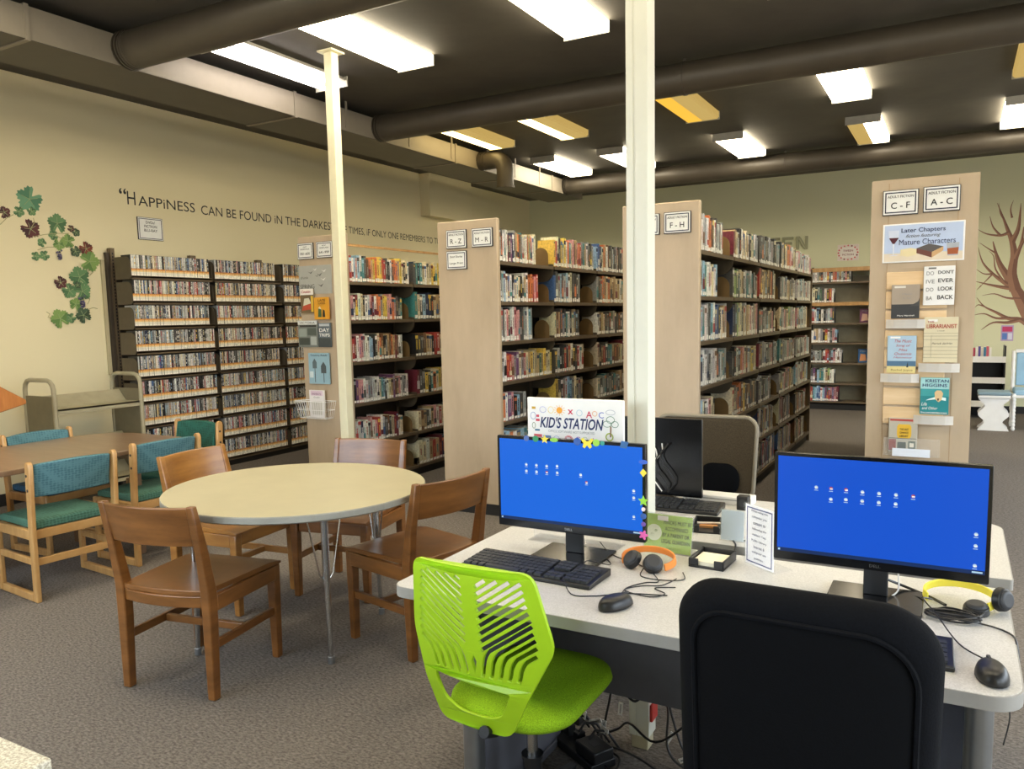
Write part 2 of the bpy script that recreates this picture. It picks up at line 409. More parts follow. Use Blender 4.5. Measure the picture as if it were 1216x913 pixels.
# ------------------------------------------------------------------ wall writing, signs
def sign_frame(name, label, cat, loc, rz, w, h, items, border='#2c2f45', bg='#e8e9e6', group=None, edge='#26262c'):
    t = thing(name, label, cat, loc, rz, group)
    mb = MB(); mb.box(-w/2, w/2, -.012, 0, -h/2, h/2, flat(edge)); mb.box(-w/2+.004, w/2-.004, -.014, -.012, -h/2+.004, h/2-.004, flat(bg)); mb.build('holder', t, bevel=.001)
    mb = MB(); q = .012; b = .006
    for (x0, x1, z0, z1) in ((-w/2+q, w/2-q, h/2-q-b, h/2-q), (-w/2+q, w/2-q, -h/2+q, -h/2+q+b), (-w/2+q, -w/2+q+b, -h/2+q, h/2-q), (w/2-q-b, w/2-q, -h/2+q, h/2-q)):
        mb.box(x0, x1, -.0150, -.014, z0, z1, flat(border))
    mb.build('printed_border', t)
    letters(items, t, -.0152)
    return t
ink = M['ink']
mb_t = letters([('\u201c', 4.80, 2.735, .055, None, ink, True), ('H', 4.885, 2.68, .125, .085, ink, False),
    ('APPiNESS', 5.275, 2.665, .095, .64, ink, False), ('CAN BE FOUND iN THE DARKEST', 6.67, 2.655, .095, 2.0, ink, False),
    ('OF TIMES, iF ONLY ONE REMEMBERS TO TURN', 8.93, 2.635, .10, 2.36, ink, False), ('ON THE LiGHT.\u201d', 10.7, 2.63, .10, .75, ink, False)],
    None, -.001, 'wall_lettering', rot=(0, 0, R(90)), loc=(XL, 0, 0))
tag(mb_t, 'black capital quotation lettering about happiness painted along the left wall', 'wall lettering')
sign_frame('wall_sign', 'small framed DVD and Blu-ray sign on the left wall above the disc rack', 'sign', (XL, 5.06, 2.405), R(90), .27, .215,
    [('DVDs/', 0, .06, .026, None, ink, True), ('FICTION', 0, .022, .026, None, ink, True), ('BLU-RAY', 0, -.016, .026, None, ink, True)])

# grapevine mural
LC = {'g1': ('#5f8558', '#456a45'), 'g2': ('#6a9a78', '#4c7f62'), 'g3': ('#40573f', '#32452f'), 'g4': ('#7d9a55', '#5d7f42'), 'm': ('#572a2b', '#3f1f22'), 'r': ('#7a3527', '#55221d')}
LV = [(3.941,2.558,.093,'g2'),(3.73,2.426,.044,'m'),(3.845,2.444,.04,'g1'),(3.95,2.458,.034,'g1'),(3.928,2.309,.07,'m'),(4.158,2.376,.073,'g1'),(4.115,2.272,.038,'g1'),(4.276,2.342,.028,'m'),(4.32,2.311,.032,'g3'),(4.011,2.2,.034,'g1'),(4.158,2.195,.046,'g4'),(4.241,2.23,.054,'g4'),(3.949,2.082,.034,'g1'),(4.024,2.092,.038,'g1'),(4.3,2.143,.043,'g3'),(4.399,2.172,.056,'r'),(4.423,2.061,.08,'g4'),(4.317,1.917,.082,'g1'),(4.142,1.863,.05,'m'),(4.215,1.793,.058,'g1'),(4.331,1.791,.071,'g1'),(4.261,1.676,.049,'g4'),(4.324,1.577,.063,'g3'),(4.112,1.55,.073,'g4'),(4.207,1.552,.04,'g1'),(4.291,1.847,.028,'g3')]
t = thing('grapevine_mural', 'painted grapevine with green and maroon leaves on the left wall above the book cart', 'mural', (XL, 4.1, 2.1), R(90))
for i, (y, z, s, c) in enumerate(LV):
    rr = random.Random(i*5+1); a0 = rr.uniform(-PI, PI) if c != 'm' else rr.uniform(-1, 1)
    poly = []; n = 40
    for k2 in range(n):
        a = 2*PI*k2/n; lob = .80+.26*abs(math.cos(2.5*a))**.8+(.09 if k2 % 2 else -.05)
        if abs(a-PI) < .22: lob *= .45
        poly.append((y-4.1+s*1.08*lob*math.cos(a+a0), z-2.1+s*1.08*lob*math.sin(a+a0)))
    c1, c2 = LC[c]; y0 = -.0006-.0004*i
    mb = MB(); cx, cz = y-4.1, z-2.1
    vs = [(cx, y0, cz)]+[(p[0], y0, p[1]) for p in poly]
    for k2 in range(n):
        mb.add([vs[0], vs[1+k2], vs[1+(k2+1) % n]], [(0, 1, 2)], flat(c1 if (k2*5//n) % 2 == 0 else c2))
    for b in range(5):
        a = a0+b*2*PI/5; mb.tube([(cx, y0-.0003, cz), (cx+s*.75*math.cos(a), y0-.0003, cz+s*.75*math.sin(a))], .0018, flat('#9aa878'), 4)
    mb.build('painted_leaf', t)
for cy, cz, r0 in ((4.15, 2.114, .045), (4.321, 1.712, .06)):
    mb = MB(); rr = random.Random(3)
    for k2 in range(26):
        v = rr.random(); x = rr.uniform(-1, 1)*r0*(1-.75*v)*.7; z = r0*.8-v*r0*2
        mb.add([(cy-4.1+x+.009*math.cos(a*PI/4), -.013-.0002*k2, cz-2.1+z+.009*math.sin(a*PI/4)) for a in range(8)], [tuple(range(8))[::-1]], flat(rr.choice(['#3b3550', '#4d4560', '#2c2a3c', '#5b5572'])))
    mb.build('painted_grapes', t)
mb = MB()
for s in [[(3.687,2.324),(3.744,2.383),(3.799,2.415)],[(3.958,2.404),(3.964,2.367),(3.933,2.318)],[(3.945,2.245),(4.039,2.271),(4.136,2.289),(4.253,2.298)],[(3.972,2.136),(4.059,2.166),(4.116,2.169)],[(4.135,2.279),(4.171,2.253),(4.209,2.237)],[(4.411,2.015),(4.439,1.977),(4.449,1.967),(4.415,1.936)],[(4.196,1.851),(4.236,1.852),(4.284,1.833)],[(4.055,1.56),(4.008,1.561),(4.029,1.589),(4.002,1.608)],[(4.392,1.776),(4.397,1.716),(4.373,1.676)],[(4.369,1.626),(4.423,1.646),(4.464,1.636)],[(4.20,2.19),(4.36,2.15),(4.42,2.06),(4.40,1.95),(4.32,1.87),(4.30,1.74),(4.26,1.6)]]:
    mb.tube([(a-4.1, -.0035, b-2.1) for a, b in s], .0028, flat('#a5a075'), 4)
mb.build('painted_stems', t)

# mural tree on the back wall
BR = [([(1.15,0.1),(1.1,.7),(1.0,1.15),(.864,1.416),(.769,1.601),(.694,1.745),(.599,1.911),(.504,2.078),(.445,2.244),(.403,2.409)],.42,.028),([(.694,1.745),(.567,1.831),(.42,1.959),(.288,2.129),(.226,2.337)],.103,.014),([(.694,1.745),(.534,1.771),(.354,1.818),(.207,1.864)],.093,.014),([(.42,1.959),(.312,1.963),(.219,2.029)],.037,.014),([(.70,1.72),(.65,1.95),(.665,2.191),(.632,2.395),(.573,2.559),(.514,2.724),(.435,2.931)],.19,.014),([(.632,2.395),(.695,2.551),(.711,2.749),(.715,2.908)],.103,.014),([(.445,2.244),(.353,2.31),(.242,2.398)],.037,.014),([(.592,2.518),(.488,2.484),(.327,2.515),(.217,2.583)],.065,.014),([(.488,2.484),(.395,2.612),(.353,2.756)],.047,.014),([(.677,2.151),(.738,2.348),(.763,2.586)],.093,.037),([(1.0,1.2),(.871,1.253),(.764,1.316),(.622,1.338),(.477,1.423),(.33,1.509),(.234,1.635)],.14,.014),([(.622,1.338),(.48,1.34),(.334,1.405),(.207,1.386)],.056,.014),([(.764,1.316),(.625,1.276),(.447,1.278),(.306,1.176)],.084,.014),([(.33,1.509),(.256,1.531),(.214,1.49)],.033,.009),([(.533,2.683),(.476,2.787),(.453,2.93)],.028,.009),([(.619,2.716),(.597,2.838),(.627,2.955)],.037,.009),([(.42,1.959),(.351,1.88),(.248,1.759)],.037,.009),([(.282,1.8),(.23,1.739)],.023,.009),
 ([(.95,1.35),(1.1,1.8),(1.3,2.3),(1.45,2.8)],.3,.02),([(1.1,1.8),(.95,2.3),(.9,2.8)],.15,.02),([(1.2,1.3),(1.6,1.7),(1.9,2.1)],.2,.02),([(.73,2.3),(.80,2.5),(.83,2.8)],.05,.01),([(.769,1.601),(.6,1.62),(.45,1.68),(.3,1.66)],.05,.01),([(.567,1.831),(.45,2.02),(.42,2.2),(.36,2.28)],.04,.01)]
t = thing('tree_mural', 'painted bare brown tree spreading branches on the far right wall', 'mural', (.7, YB, 0))
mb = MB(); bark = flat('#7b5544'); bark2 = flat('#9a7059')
for i, (pts, w0, w1) in enumerate(BR):
    n = len(pts); fine = []
    for k2 in range((n-1)*4+1):
        u = k2/4; j = min(int(u), n-2); f = u-j
        p0 = pts[max(j-1, 0)]; p1 = pts[j]; p2 = pts[j+1]; p3 = pts[min(j+2, n-1)]
        fine.append(tuple(.5*((2*p1[c])+(-p0[c]+p2[c])*f+(2*p0[c]-5*p1[c]+4*p2[c]-p3[c])*f*f+(-p0[c]+3*p1[c]-3*p2[c]+p3[c])*f**3) for c in (0, 1)))
    m = len(fine); L, Rr = [], []
    for k2, p in enumerate(fine):
        a = fine[max(k2-1, 0)]; b = fine[min(k2+1, m-1)]; dx, dz = b[0]-a[0], b[1]-a[1]; d = math.hypot(dx, dz) or 1
        w = (w0+(w1*.4-w0)*(k2/(m-1))**.8)/2*.80
        L.append((p[0]-.7-dz/d*w, p[1]+dx/d*w)); Rr.append((p[0]-.7+dz/d*w, p[1]-dx/d*w))
    yy = -.0005-.0003*i
    for k2 in range(m-1):
        mid0 = tuple((a+b)/2 for a, b in zip(L[k2], Rr[k2])); mid1 = tuple((a+b)/2 for a, b in zip(L[k2+1], Rr[k2+1]))
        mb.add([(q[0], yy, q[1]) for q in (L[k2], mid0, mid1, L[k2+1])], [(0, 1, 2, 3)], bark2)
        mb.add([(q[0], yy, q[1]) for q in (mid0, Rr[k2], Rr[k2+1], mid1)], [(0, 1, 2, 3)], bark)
mb.build('painted_branches', t)
# little poster, tween sign, TEEN letters on the back wall
t = thing('small_poster', 'small pink and blue poster on the wall under the painted tree', 'poster', (.625, YB, 1.13))
MB().box(-.075, .075, -.006, 0, -.11, .11, flat('#b9a3c8')).build('sheet', t)
mb = MB(); mb.box(-.06, .06, -.008, -.006, .02, .09, flat('#c23a6b')); mb.box(-.06, 0, -.008, -.006, -.09, .0, flat('#5c7fc4')); mb.box(.01, .06, -.008, -.006, -.09, 0, flat('#d9d9ea')); mb.build('picture', t)
t = thing('tween_sign', 'small sign with a red patterned border on the far wall', 'sign', (-1.485, YB, 2.355))
MB().box(-.15, .15, -.012, 0, -.12, .12, flat('#e4d8cf')).build('holder', t, bevel=.002)
mb = MB(); mb.box(-.11, .11, -.014, -.012, -.08, .08, flat('#ece6df')); rr = random.Random(4)
for k2 in range(16):
    a = 2*PI*k2/16; mb.cyl(0, 0, 0, .002, .012, flat(rr.choice(['#c8303c', '#d86a70', '#7a2030'])), 8, M4=Matrix.Translation((.130*math.cos(a)*1.05, -.0122, .105*math.sin(a))) @ Matrix.Rotation(R(90), 4, 'X'))
mb.build('printed_card', t)
letters([('TWEEN', 0, .028, .03, .14, flat('#8a2430'), True), ('FICTION', 0, -.03, .026, .16, flat('#8a2430'), True)], t, -.0148)
def block_letter(ch, x, label):
    t = MB(); m = flat('#9b9b7c'); h, w, b, d = .20, .17, .04, .035
    if ch == 'T': t.box(0, w, 0, d, h-b, h, m).box(w/2-b/2, w/2+b/2, 0, d, 0, h-b, m)
    if ch == 'E': t.box(0, b, 0, d, 0, h, m).box(b, w, 0, d, h-b, h, m).box(b, w*.85, 0, d, h/2-b/2, h/2+b/2, m).box(b, w, 0, d, 0, b, m)
    if ch == 'N': t.box(0, b, 0, d, 0, h, m).box(w-b, w, 0, d, 0, h, m).prism([(b*.2, h), (b*1.2, h), (w-.2*b, 0), (w-1.2*b, 0)], .001, d-.001, m, 'y')
    o = t.build('wooden_letter', bevel=.002); o.location = (x, YB-.035, 2.44); tag(o, label, 'letter', 'block letters spelling TEEN')
for ch, x, l in (('T', -2.86, 'wooden block letter T starting the word on the far wall'), ('E', -2.66, 'wooden block letter E right after the T on the far wall'), ('E', -2.45, 'wooden block letter E beside the final N on the far wall'), ('N', -2.24, 'wooden block letter N ending the word on the far wall')): block_letter(ch, x, l)
def fl(mb, pts, mat, y): mb.add([(p[0], y, p[1]) for p in pts], [list(range(len(pts)))], mat)
def poster(name, label, loc, rz, w, h, th=.006, bg='#e9e9ee', cat='poster'):
    t = thing(name, label, cat, loc, rz)
    MB().box(-w/2, w/2, -th, 0, -h/2, h/2, flat(bg)).build('sheet', t, bevel=.001); return t
def cover_book(label, x, z0, w, h, bg, items, pics=(), y=4.83-.018, tilt=0, jacket_z=None, name='display_book', rz=0, th=.026):
    t = thing(name, label, 'book', (x, y, z0), rz, 'books displayed face out on the end panel' if name == 'display_book' else None)
    mb = MB(); mb.box(-w/2, w/2, -th, -th+.003, 0, h, flat(bg, .3)); mb.box(-w/2, w/2, -.003, 0, 0, h, flat(bg, .3)); mb.box(-w/2, -w/2+.003, -th, 0, 0, h, flat(bg, .3)); mb.build('cover', t, bevel=.001)
    MB().box(-w/2+.003, w/2-.004, -th+.003, -.003, .003, h-.003, M['cream_paper']).build('pages', t)
    if pics:
        mb = MB()
        for i, (pts, c) in enumerate(pics): fl(mb, [(p[0]*w/2, p[1]*h) for p in pts], flat(c, .35), -th-.0004-.0002*i)
        mb.build('cover_picture', t)
    if items: letters([(s, cx*w/2, cz*h, hh*h, ww*w if ww else None, m, b, *r) for (s, cx, cz, hh, ww, m, b, *r) in items], t, -th-.0022)
    return t
# ------------------------------------------------------------------ library stacks
FZ = [1.90, 1.605, 1.31, 1.01, .71, .41, .11]
SZ = [1.81, 1.486, 1.134, .778, .424, .10]
PITCH = .885
def bracket_poly(d, up, dn, r=.09):
    # plate outline in (depth, z): back at 0, rounded front corners
    return rrect(0, d, -dn, up, [0.01 if up < .06 else r, .002, .002, r], 5)
def stack(name, label, X, Yf, nb, rows, pw=.5, panel=True, pitch=PITCH, both=True, fancy=False, panel_h=2.205):
    t = thing(name, label, 'library shelves', (X, Yf, 0))
    y0 = .045
    sh, dk = M['shelf'], M['shelfdark']
    if panel:
        mb = MB(); mb.box(-pw-.012, .012, 0, .04, 0.085, panel_h, M['oak'])
        if fancy: mb.box(-pw+.075, -pw+.078, -.001, 0, .3, panel_h-.02, flat('#a48763')); mb.box(-.085, -.082, -.001, 0, .3, panel_h-.02, flat('#a48763'))
        mb.build('end_panel', t, bevel=.008)
        MB().box(-pw, 0, .012, .04, 0, .085, M['kick']).build('panel_foot', t)
    L = nb*pitch
    mb = MB(); mb.box(-pw+.03, -.03, y0, y0+L, 0, .085, M['kick']); mb.build('kick_base', t)
    mb = MB(); mb.box(-pw/2-.004, -pw/2+.004, y0, y0+L, .085, rows[0]+.02, dk); mb.build('back_panel', t)  # dark centre sheet added so the gaps between rows stay dark
    for i in range(nb+1):
        mb = MB(); mb.box(-pw/2-.02, -pw/2+.02, y0+i*pitch-.015, y0+i*pitch+.015, 0, rows[0]+.27 if not panel else rows[0]+.25, sh); mb.build('upright', t)
    for side in ((1, -1) if both else (1,)):
        for b in range(nb):
            for z in rows:
                mb = MB(); ya, yb = y0+b*pitch+.012, y0+(b+1)*pitch-.012
                xf = 0 if side == 1 else -pw; xb = -pw/2+.01*side
                mb.box(min(xf, xb), max(xf, xb), ya, yb, z-.018, z, sh)
                mb.box(xf-.008*side if side == 1 else xf, xf if side == 1 else xf+.008, ya, yb, z-.026, z-.018, sh)
                o = mb.build('shelf', t)
                for yy in (ya-.006, yb+.002) if side == 1 else ():
                    P = bracket_poly(pw/2-.02, .02, .125 if z > .2 else .02)
                    P = [(p[0]-pw/2+.01, p[1]+z) for p in P]
                    MB().prism(P, yy, yy+.004, M['bracket'], 'y').build('bracket', o)
    if not panel or True:
        mb = MB(); mb.box(-pw, 0, y0+L+.005, y0+L+.02, 0, rows[0]+.06, sh); mb.build('far_end_panel', t)
    return t
stack('bookshelf_range', 'double sided fiction stack with pale end panel signed F-H, right of the thick column', -1.46, 4.93, 5, FZ)
stack('bookshelf_range', 'double sided fiction stack with pale end panel signed R-Z and M-R', -2.95, 4.93, 5, FZ)
stack('bookshelf_range', 'nonfiction stack whose end panel holds brochures and a wire basket', -4.47, 5.03, 5, SZ, panel_h=2.20)
stack('bookshelf_range', 'fiction stack with slatted end panel displaying six face-out books, signed A-C', .07, 4.83, 5, FZ, fancy=True)
rail_stack = bpy.data.objects['bookshelf_range.002']
MB().box(-.26, -.24, .06, 2.08, 2.135, 2.155, M['honey']).box(-.26, -.24, 2.05, 2.09, 1.9, 2.155, M['shelf']).build('display_rail', rail_stack)
# back wall shelving (front faces -y)
def wall_bays(name, label, loc, rz, nb, pitch, rows, depth, top, wood_trim=False):
    t = thing(name, label, 'library shelves', loc, rz); sh = M['shelf']
    # local: front edge x=0 facing +x, runs +y, wall at x=-depth
    L = nb*pitch
    MB().box(-depth, -.03, 0, L, 0, .08, M['kick']).build('kick_base', t)
    for i in range(nb+1):
        MB().box(-depth, -depth+.035, i*pitch-.014, i*pitch+.014, 0, top, M['shelfdark']).build('upright', t)
    return t, sh
t, sh = wall_bays('wall_shelf_unit', 'tween shelf unit against the far wall, half filled with upright books', (-1.98, 12.45, 0), R(-90), 1, .90, FZ, .385, 2.15)
TWR = [1.91, 1.61, 1.305, 1.01, .71, .405, .13]
MB().box(-.38, -.37, 0, .9, .08, 2.0, M['cart']).build('back_panel', t)
for z in TWR:
    o = MB().box(-.30, 0, .01, .89, z-.025, z, sh).build('shelf', t)
    if z == 1.61: MB().box(0, .012, .01, .89, z-.05, z, M['honey']).build('wood_edge', o)
MB().box(-.30, .01, .87, .90, 0, 2.12, M['honey']).build('end_panel', t); MB().box(-.30, .01, -.03, 0, 0, 1.95, M['shelf']).build('end_panel', t)
MB().box(-.06, .0, 0, .87, 2.06, 2.12, M['honey']).build('top_rail', t, bevel=.003)
MB().box(-.37, -.06, 0, .87, 2.07, 2.085, M['shelf']).build('canopy', t)

for x, z, c1, c2, l in ((-1.20, 1.305, '#7a4a6a', '#d8b0a0', 'purple and pink face-out book on the third tween shelf'), (-1.21, .71, '#3a6aa0', '#e0a070', 'blue and orange face-out book on the fifth tween shelf')):
    cover_book(l, x, z+.001, .14, .20, c1, [('STORY', 0, .85, .08, .6, flat('#eeeeea'), True)], [([(-.7, .1), (.7, .15), (.5, .6), (-.5, .65)], c2)], y=12.60, name='face_out_book')
# disc rack on the left wall
DZ = [1.925, 1.697, 1.467, 1.235, 1.0, .768, .545, .315, .09]
DY, DP = 4.57, .915
t, sh = wall_bays('disc_rack', 'tall bronze metal rack full of DVDs along the left wall', (-6.60, DY, 0), 0, 3, DP, DZ, .335, 2.15)
MB().box(-.32, -.31, 0, 3*DP, .08, 2.10, M['shelfdark']).build('back_panel', t)
for b in range(3):
    for z in DZ:
        o = MB().box(-.20, 0, b*DP+.02, (b+1)*DP-.02, z-.016, z, sh).box(-.006, .0, b*DP+.02, (b+1)*DP-.02, z-.03, z+.004, sh).build('shelf', t)
        for yy in (b*DP+.012, (b+1)*DP-.016):
            P = [(p[0]-.225, p[1]+z) for p in rrect(0, .222, -.03, .175, [.06, .002, .002, .03], 5)]
            MB().prism(P, yy, yy+.004, M['bracket'], 'y').build('bracket', o)
for x, h in ((-.31, 2.17), ):
    pass
mb = MB(); mb.box(-.335, -.285, .02, .06, 0, 2.19, M['shelf'])
for k in range(70): mb.box(-.2855, -.2845, .033, .045, .06+k*.03, .078+k*.03, M['ink'])
mb.build('slotted_post', t)
MB().box(-.345, -.325, -.05, -.02, 1.02, 2.08, flat('#b5aa88')).build('wall_strip', t)
MB().box(-.32, -.27, DP*.95, DP*1.02, 2.10, 2.17, M['shelf']).box(-.32, -.27, DP*1.9, DP*1.97, 2.10, 2.17, M['shelf']).build('post_cap', t)

# ------------------------------------------------------------------ end panel signs
def fic(loc, a, b, lab, w=.178, h=.135):
    sign_frame('shelf_sign', lab, 'sign', loc, 0, w, h, [(a, 0, .032, .014, .130, ink, True), (b, 0, -.016, .034, None, ink, True)], group='framed letter range signs')
fic((-.295, 4.83, 2.078), 'ADULT FICTION', 'C - F', 'framed letter range sign reading C - F on the slatted end panel')
fic((-.095, 4.83, 2.082), 'ADULT FICTION', 'A - C', 'framed letter range sign reading A - C on the slatted end panel')
fic((-1.592, 4.93, 2.073), 'ADULT FICTION', 'F - H', 'framed letter range sign reading F - H right of the thick column')
fic((-1.80, 4.93, 2.071), 'ADULT FICTION', 'J - M', 'framed letter range sign cut off by the thick column')
fic((-3.285, 4.93, 2.072), 'ADULT FICTION', 'R - Z', 'framed letter range sign reading R - Z')
fic((-3.06, 4.93, 2.071), 'ADULT FICTION', 'M - R', 'framed letter range sign reading M - R')
sign_frame('shelf_sign', 'framed Short Stories Large Print sign below the R - Z sign', 'sign', (-3.287, 4.93, 1.918), 0, .178, .135, [('Short Stories', 0, .026, .016, .11, ink, True), ('Large Print', 0, -.024, .02, .12, ink, True)], group='framed letter range signs')
sign_frame('shelf_sign', 'left framed number range sign above the SPRING poster', 'sign', (-4.89, 5.03, 2.078), 0, .178, .135, [('ADULT', 0, .034, .010, None, ink, True), ('NONFICTION', 0, .015, .012, .1, ink, True), ('001-600', 0, -.022, .022, .11, ink, True)], group='framed letter range signs')
sign_frame('shelf_sign', 'right framed number range sign above the SPRING poster, partly behind the slim column', 'sign', (-4.675, 5.03, 2.080), 0, .178, .135, [('ADULT', 0, .034, .010, None, ink, True), ('NONFICTION', 0, .015, .012, .1, ink, True), ('641-999', 0, -.022, .022, .11, ink, True)], group='framed letter range signs')

# ------------------------------------------------------------------ slatted end panel, posters, face-out books
t = thing('slat_display', 'light wood slat board fixed on the A-C end panel', 'display board', (-.185, 4.83, 0))
k = 0
for z in [1.70-.107*i for i in range(8)]:
    k += 1
    MB().box(-.168, .135, -.016, -.004, z-.095, z, M['slat']).build('slat', t, bevel=.003)
MB().box(-.168, .135, -.004, 0, .85, 1.72, M['oak']).build('backing', t)
t = poster('header_sign', 'wide blue Later Chapters sign with wine glass and old book pictures', (-.178, 4.83, 1.857), 0, .40, .21, .012, '#f0efee', 'sign')
mb = MB(); mb.box(-.192, .192, -.013, -.012, -.098, .098, flat('#b9c9e6')); mb.box(-.192, .192, -.0134, -.013, -.098, -.055, flat('#dccfba')); mb.build('printed_background', t)
letters([('Later Chapters', .0, .064, .030, .215, M['navyink'], True), ('fiction featuring', .0, .034, .022, .17, flat('#3a2a2a'), .004, .4), ('Mature Characters', .02, .004, .030, .275, M['navyink'], True)], t, -.0145)
mb = MB(); yy = -.0140
fl(mb, [(-.172, .07), (-.118, .07), (-.12, .03), (-.14, -.002), (-.15, -.002), (-.168, .03)], flat('#cdd6ea'), yy)
fl(mb, [(-.169, .03), (-.119, .03), (-.14, -.002), (-.15, -.002)], flat('#4c1322'), yy-.0003)
fl(mb, [(-.147, 0), (-.143, 0), (-.143, -.065), (-.147, -.065)], flat('#eef0f5'), yy); fl(mb, [(-.17, -.068), (-.12, -.068), (-.145, -.06)], flat('#d8d8de'), yy)
fl(mb, [(-.11, -.035), (-.06, -.028), (-.03, -.035), (-.03, -.065), (-.07, -.075), (-.11, -.068)], flat('#e0d2a6'), yy)
mb.build('wine_glass_picture', t)
mb = MB(); fl(mb, [(-.03, -.032), (.03, -.010), (.10, -.028), (.045, -.055)], flat('#55504f'), yy); fl(mb, [(-.03, -.032), (.045, -.055), (.045, -.085), (-.03, -.058)], flat('#6a3b32'), yy); fl(mb, [(.045, -.055), (.10, -.028), (.10, -.05), (.045, -.085)], flat('#c7a273'), yy)
mb.build('old_book_picture', t)
mb = MB(); fl(mb, [(.115, -.01), (.175, -.01), (.17, -.078), (.12, -.078)], flat('#aab0ba'), yy); fl(mb, [(.118, -.04), (.173, -.036), (.169, -.072), (.121, -.072)], flat('#a0552c'), yy-.0003); mb.build('tumbler_picture', t)
def ledge(label, x, z, w=.19):
    t = thing('display_ledge', label, 'display ledge', (x, 4.83-.016, z), 0, 'white curved book ledges')
    mb = MB(); pts = [(-w/2, 0), (w/2, 0), (w/2, -.03), (w*.3, -.045), (0, -.05), (-w*.3, -.045), (-w/2, -.03)]
    mb.prism(pts, -.003, .0, M['white'], 'z'); 
    fr = [(p[0], p[1]) for p in pts[2:]]
    for a, b in zip(fr[:-1], fr[1:]): mb.add([(a[0], a[1], 0), (b[0], b[1], 0), (b[0], b[1], .045), (a[0], a[1], .045)], [(0, 1, 2, 3), (3, 2, 1, 0)], M['white'])
    mb.build('curved_lip', t); return t
R4 = lambda a, b, c, d: [(a, c), (b, c), (b, d), (a, d)]
wh, dk_ = flat('#eeeeea'), ink
t = cover_book('white face-out book with bold black folding letters, top right on the end panel', -.092, 1.515, .150, .208, '#e9e9e8',
    [("DON'T", .42, .84, .09, .5, ink, True), ('EVER', .42, .63, .10, .48, ink, True), ('LOOK', .42, .42, .10, .48, ink, True), ('BACK', .42, .2, .11, .5, ink, True), ('DO', -.58, .82, .10, .24, M['grey'], True), ('IVE', -.56, .61, .10, .28, M['grey'], True), ('DO', -.58, .40, .10, .24, M['grey'], True), ('BA', -.60, .18, .10, .2, M['grey'], True)],
    [(R4(-.7, -.2, .93, .97), '#666666')])
cover_book('small greyish beige face-out book with dark lower half, upper left of the end panel', -.253, 1.445, .140, .185, '#a39585', [('I Meant', .1, .72, .05, .35, M['grey'], False), ('to Say', .1, .6, .05, .3, M['grey'], False), ('Mary Marshall', .05, .08, .05, .6, wh, False)],
    [(R4(-1, 1, 0, .42), '#2f3032'), ([(.3, .36), (.9, .5), (1, .62), (1, .36)], '#3d3d3e'), (R4(-.8, .0, .90, .96), '#d8d4cc')])
cover_book('cream face-out book with red THE LIBRARIANIST lettering and card lines', -.075, 1.205, .165, .245, '#d5cbac', [('THE', -.6, .90, .04, .2, flat('#a03228'), True), ('LIBRARIANIST', .05, .80, .09, .88, flat('#a8342a'), True), ('a novel', 0, .70, .025, .2, ink, False), ('Patrick deWitt', .1, .42, .04, .6, flat('#444444'), False, .3)],
    [(R4(-1, 1, z, z+.006), '#7b7762') for z in (.1, .18, .26, .34, .5, .58, .64)]+[(R4(-.75, -.2, .90, .95), '#e5e5e2'), (R4(-.55, -.53, .1, .6), '#9a947a')])
cover_book('face-out book with blue sky, pink handwritten title and yellow beach', -.264, 1.145, .145, .205, '#a9c4d8', [('The Music', .1, .86, .08, .6, flat('#c05a5e'), False, .3), ('Song of', .1, .73, .08, .5, flat('#c05a5e'), False, .3), ('Miss', .1, .62, .07, .3, flat('#c05a5e'), False, .3), ('Queenie', .1, .51, .08, .6, flat('#b8545e'), False, .3), ('Hennessy', .1, .41, .07, .65, flat('#b8545e'), False, .3), ('Rachel Joyce', .05, .07, .07, .75, flat('#7a6428'), False)],
    [(R4(-1, 1, 0, .18), '#d9c988'), (R4(-1, 1, .18, .32), '#4b6f8c'), (R4(-.8, -.1, .93, .98), '#eeeeec'), ([(.35, .15), (.45, .3), (.5, .15)], '#22303c')])
cover_book('teal face-out book with navy HIGGINS lettering and a swimming tan dog', -.094, .92, .140, .20, '#3d9a9c', [('KRISTAN', .15, .92, .085, .8, M['navyink'], True), ('HIGGINS', 0, .80, .085, .85, M['navyink'], True), ('Life', -.7, .28, .09, .2, wh, False, .3), ('and Other', -.3, .17, .08, .55, wh, False, .3), ('Inconveniences', 0, .05, .05, .9, wh, True)],
    [(R4(-1, 1, .70, 1), '#9fcfd0'), (R4(-1, 1, .0, .5), '#1f8288'), ([(-.6, .38), (.2, .42), (.8, .38), (.8, .46), (.2, .5), (-.4, .42)], '#d8efec'), ([(.05, .42), (.0, .6), (.15, .66), (.45, .66), (.6, .58), (.5, .40), (.3, .34)], '#d8b98a'), ([(.18, .44), (.34, .44), (.3, .38), (.22, .38)], '#4a3426')])
cover_book('face-out book with yellow plaque and shop fronts, lowest on the end panel', -.245, .70, .145, .19, '#b8b2a2', [('THE LAST', .1, .68, .06, .3, ink, True), ('CHANCE', .1, .58, .06, .3, ink, True), ('LIBRARY', .1, .48, .06, .3, ink, True)],
    [(R4(-.9, .95, .92, .98), '#b3463e'), ([(-.3, .42), (.5, .42), (.6, .5), (.6, .75), (.5, .83), (-.3, .83), (-.4, .75), (-.4, .5)], '#e3b63a'), (R4(-.95, -.45, .05, .38), '#8a3a34'), (R4(-.35, .25, .05, .3), '#3f4b48'), (R4(.4, .9, .05, .34), '#5e6b62'), (R4(.5, .8, .16, .28), '#e5e0cf'), (R4(-.95, .95, .40, .42), '#555048')])
for l, x, z, w in (('white curved ledge under the beige and dark book', -.250, 1.395, .195), ('white curved ledge under the cream red-lettered book', -.078, 1.155, .20), ('white curved ledge under the blue sky book', -.270, 1.095, .195), ('white curved ledge under the teal dog book', -.096, .868, .195)): ledge(l, x, z, w)
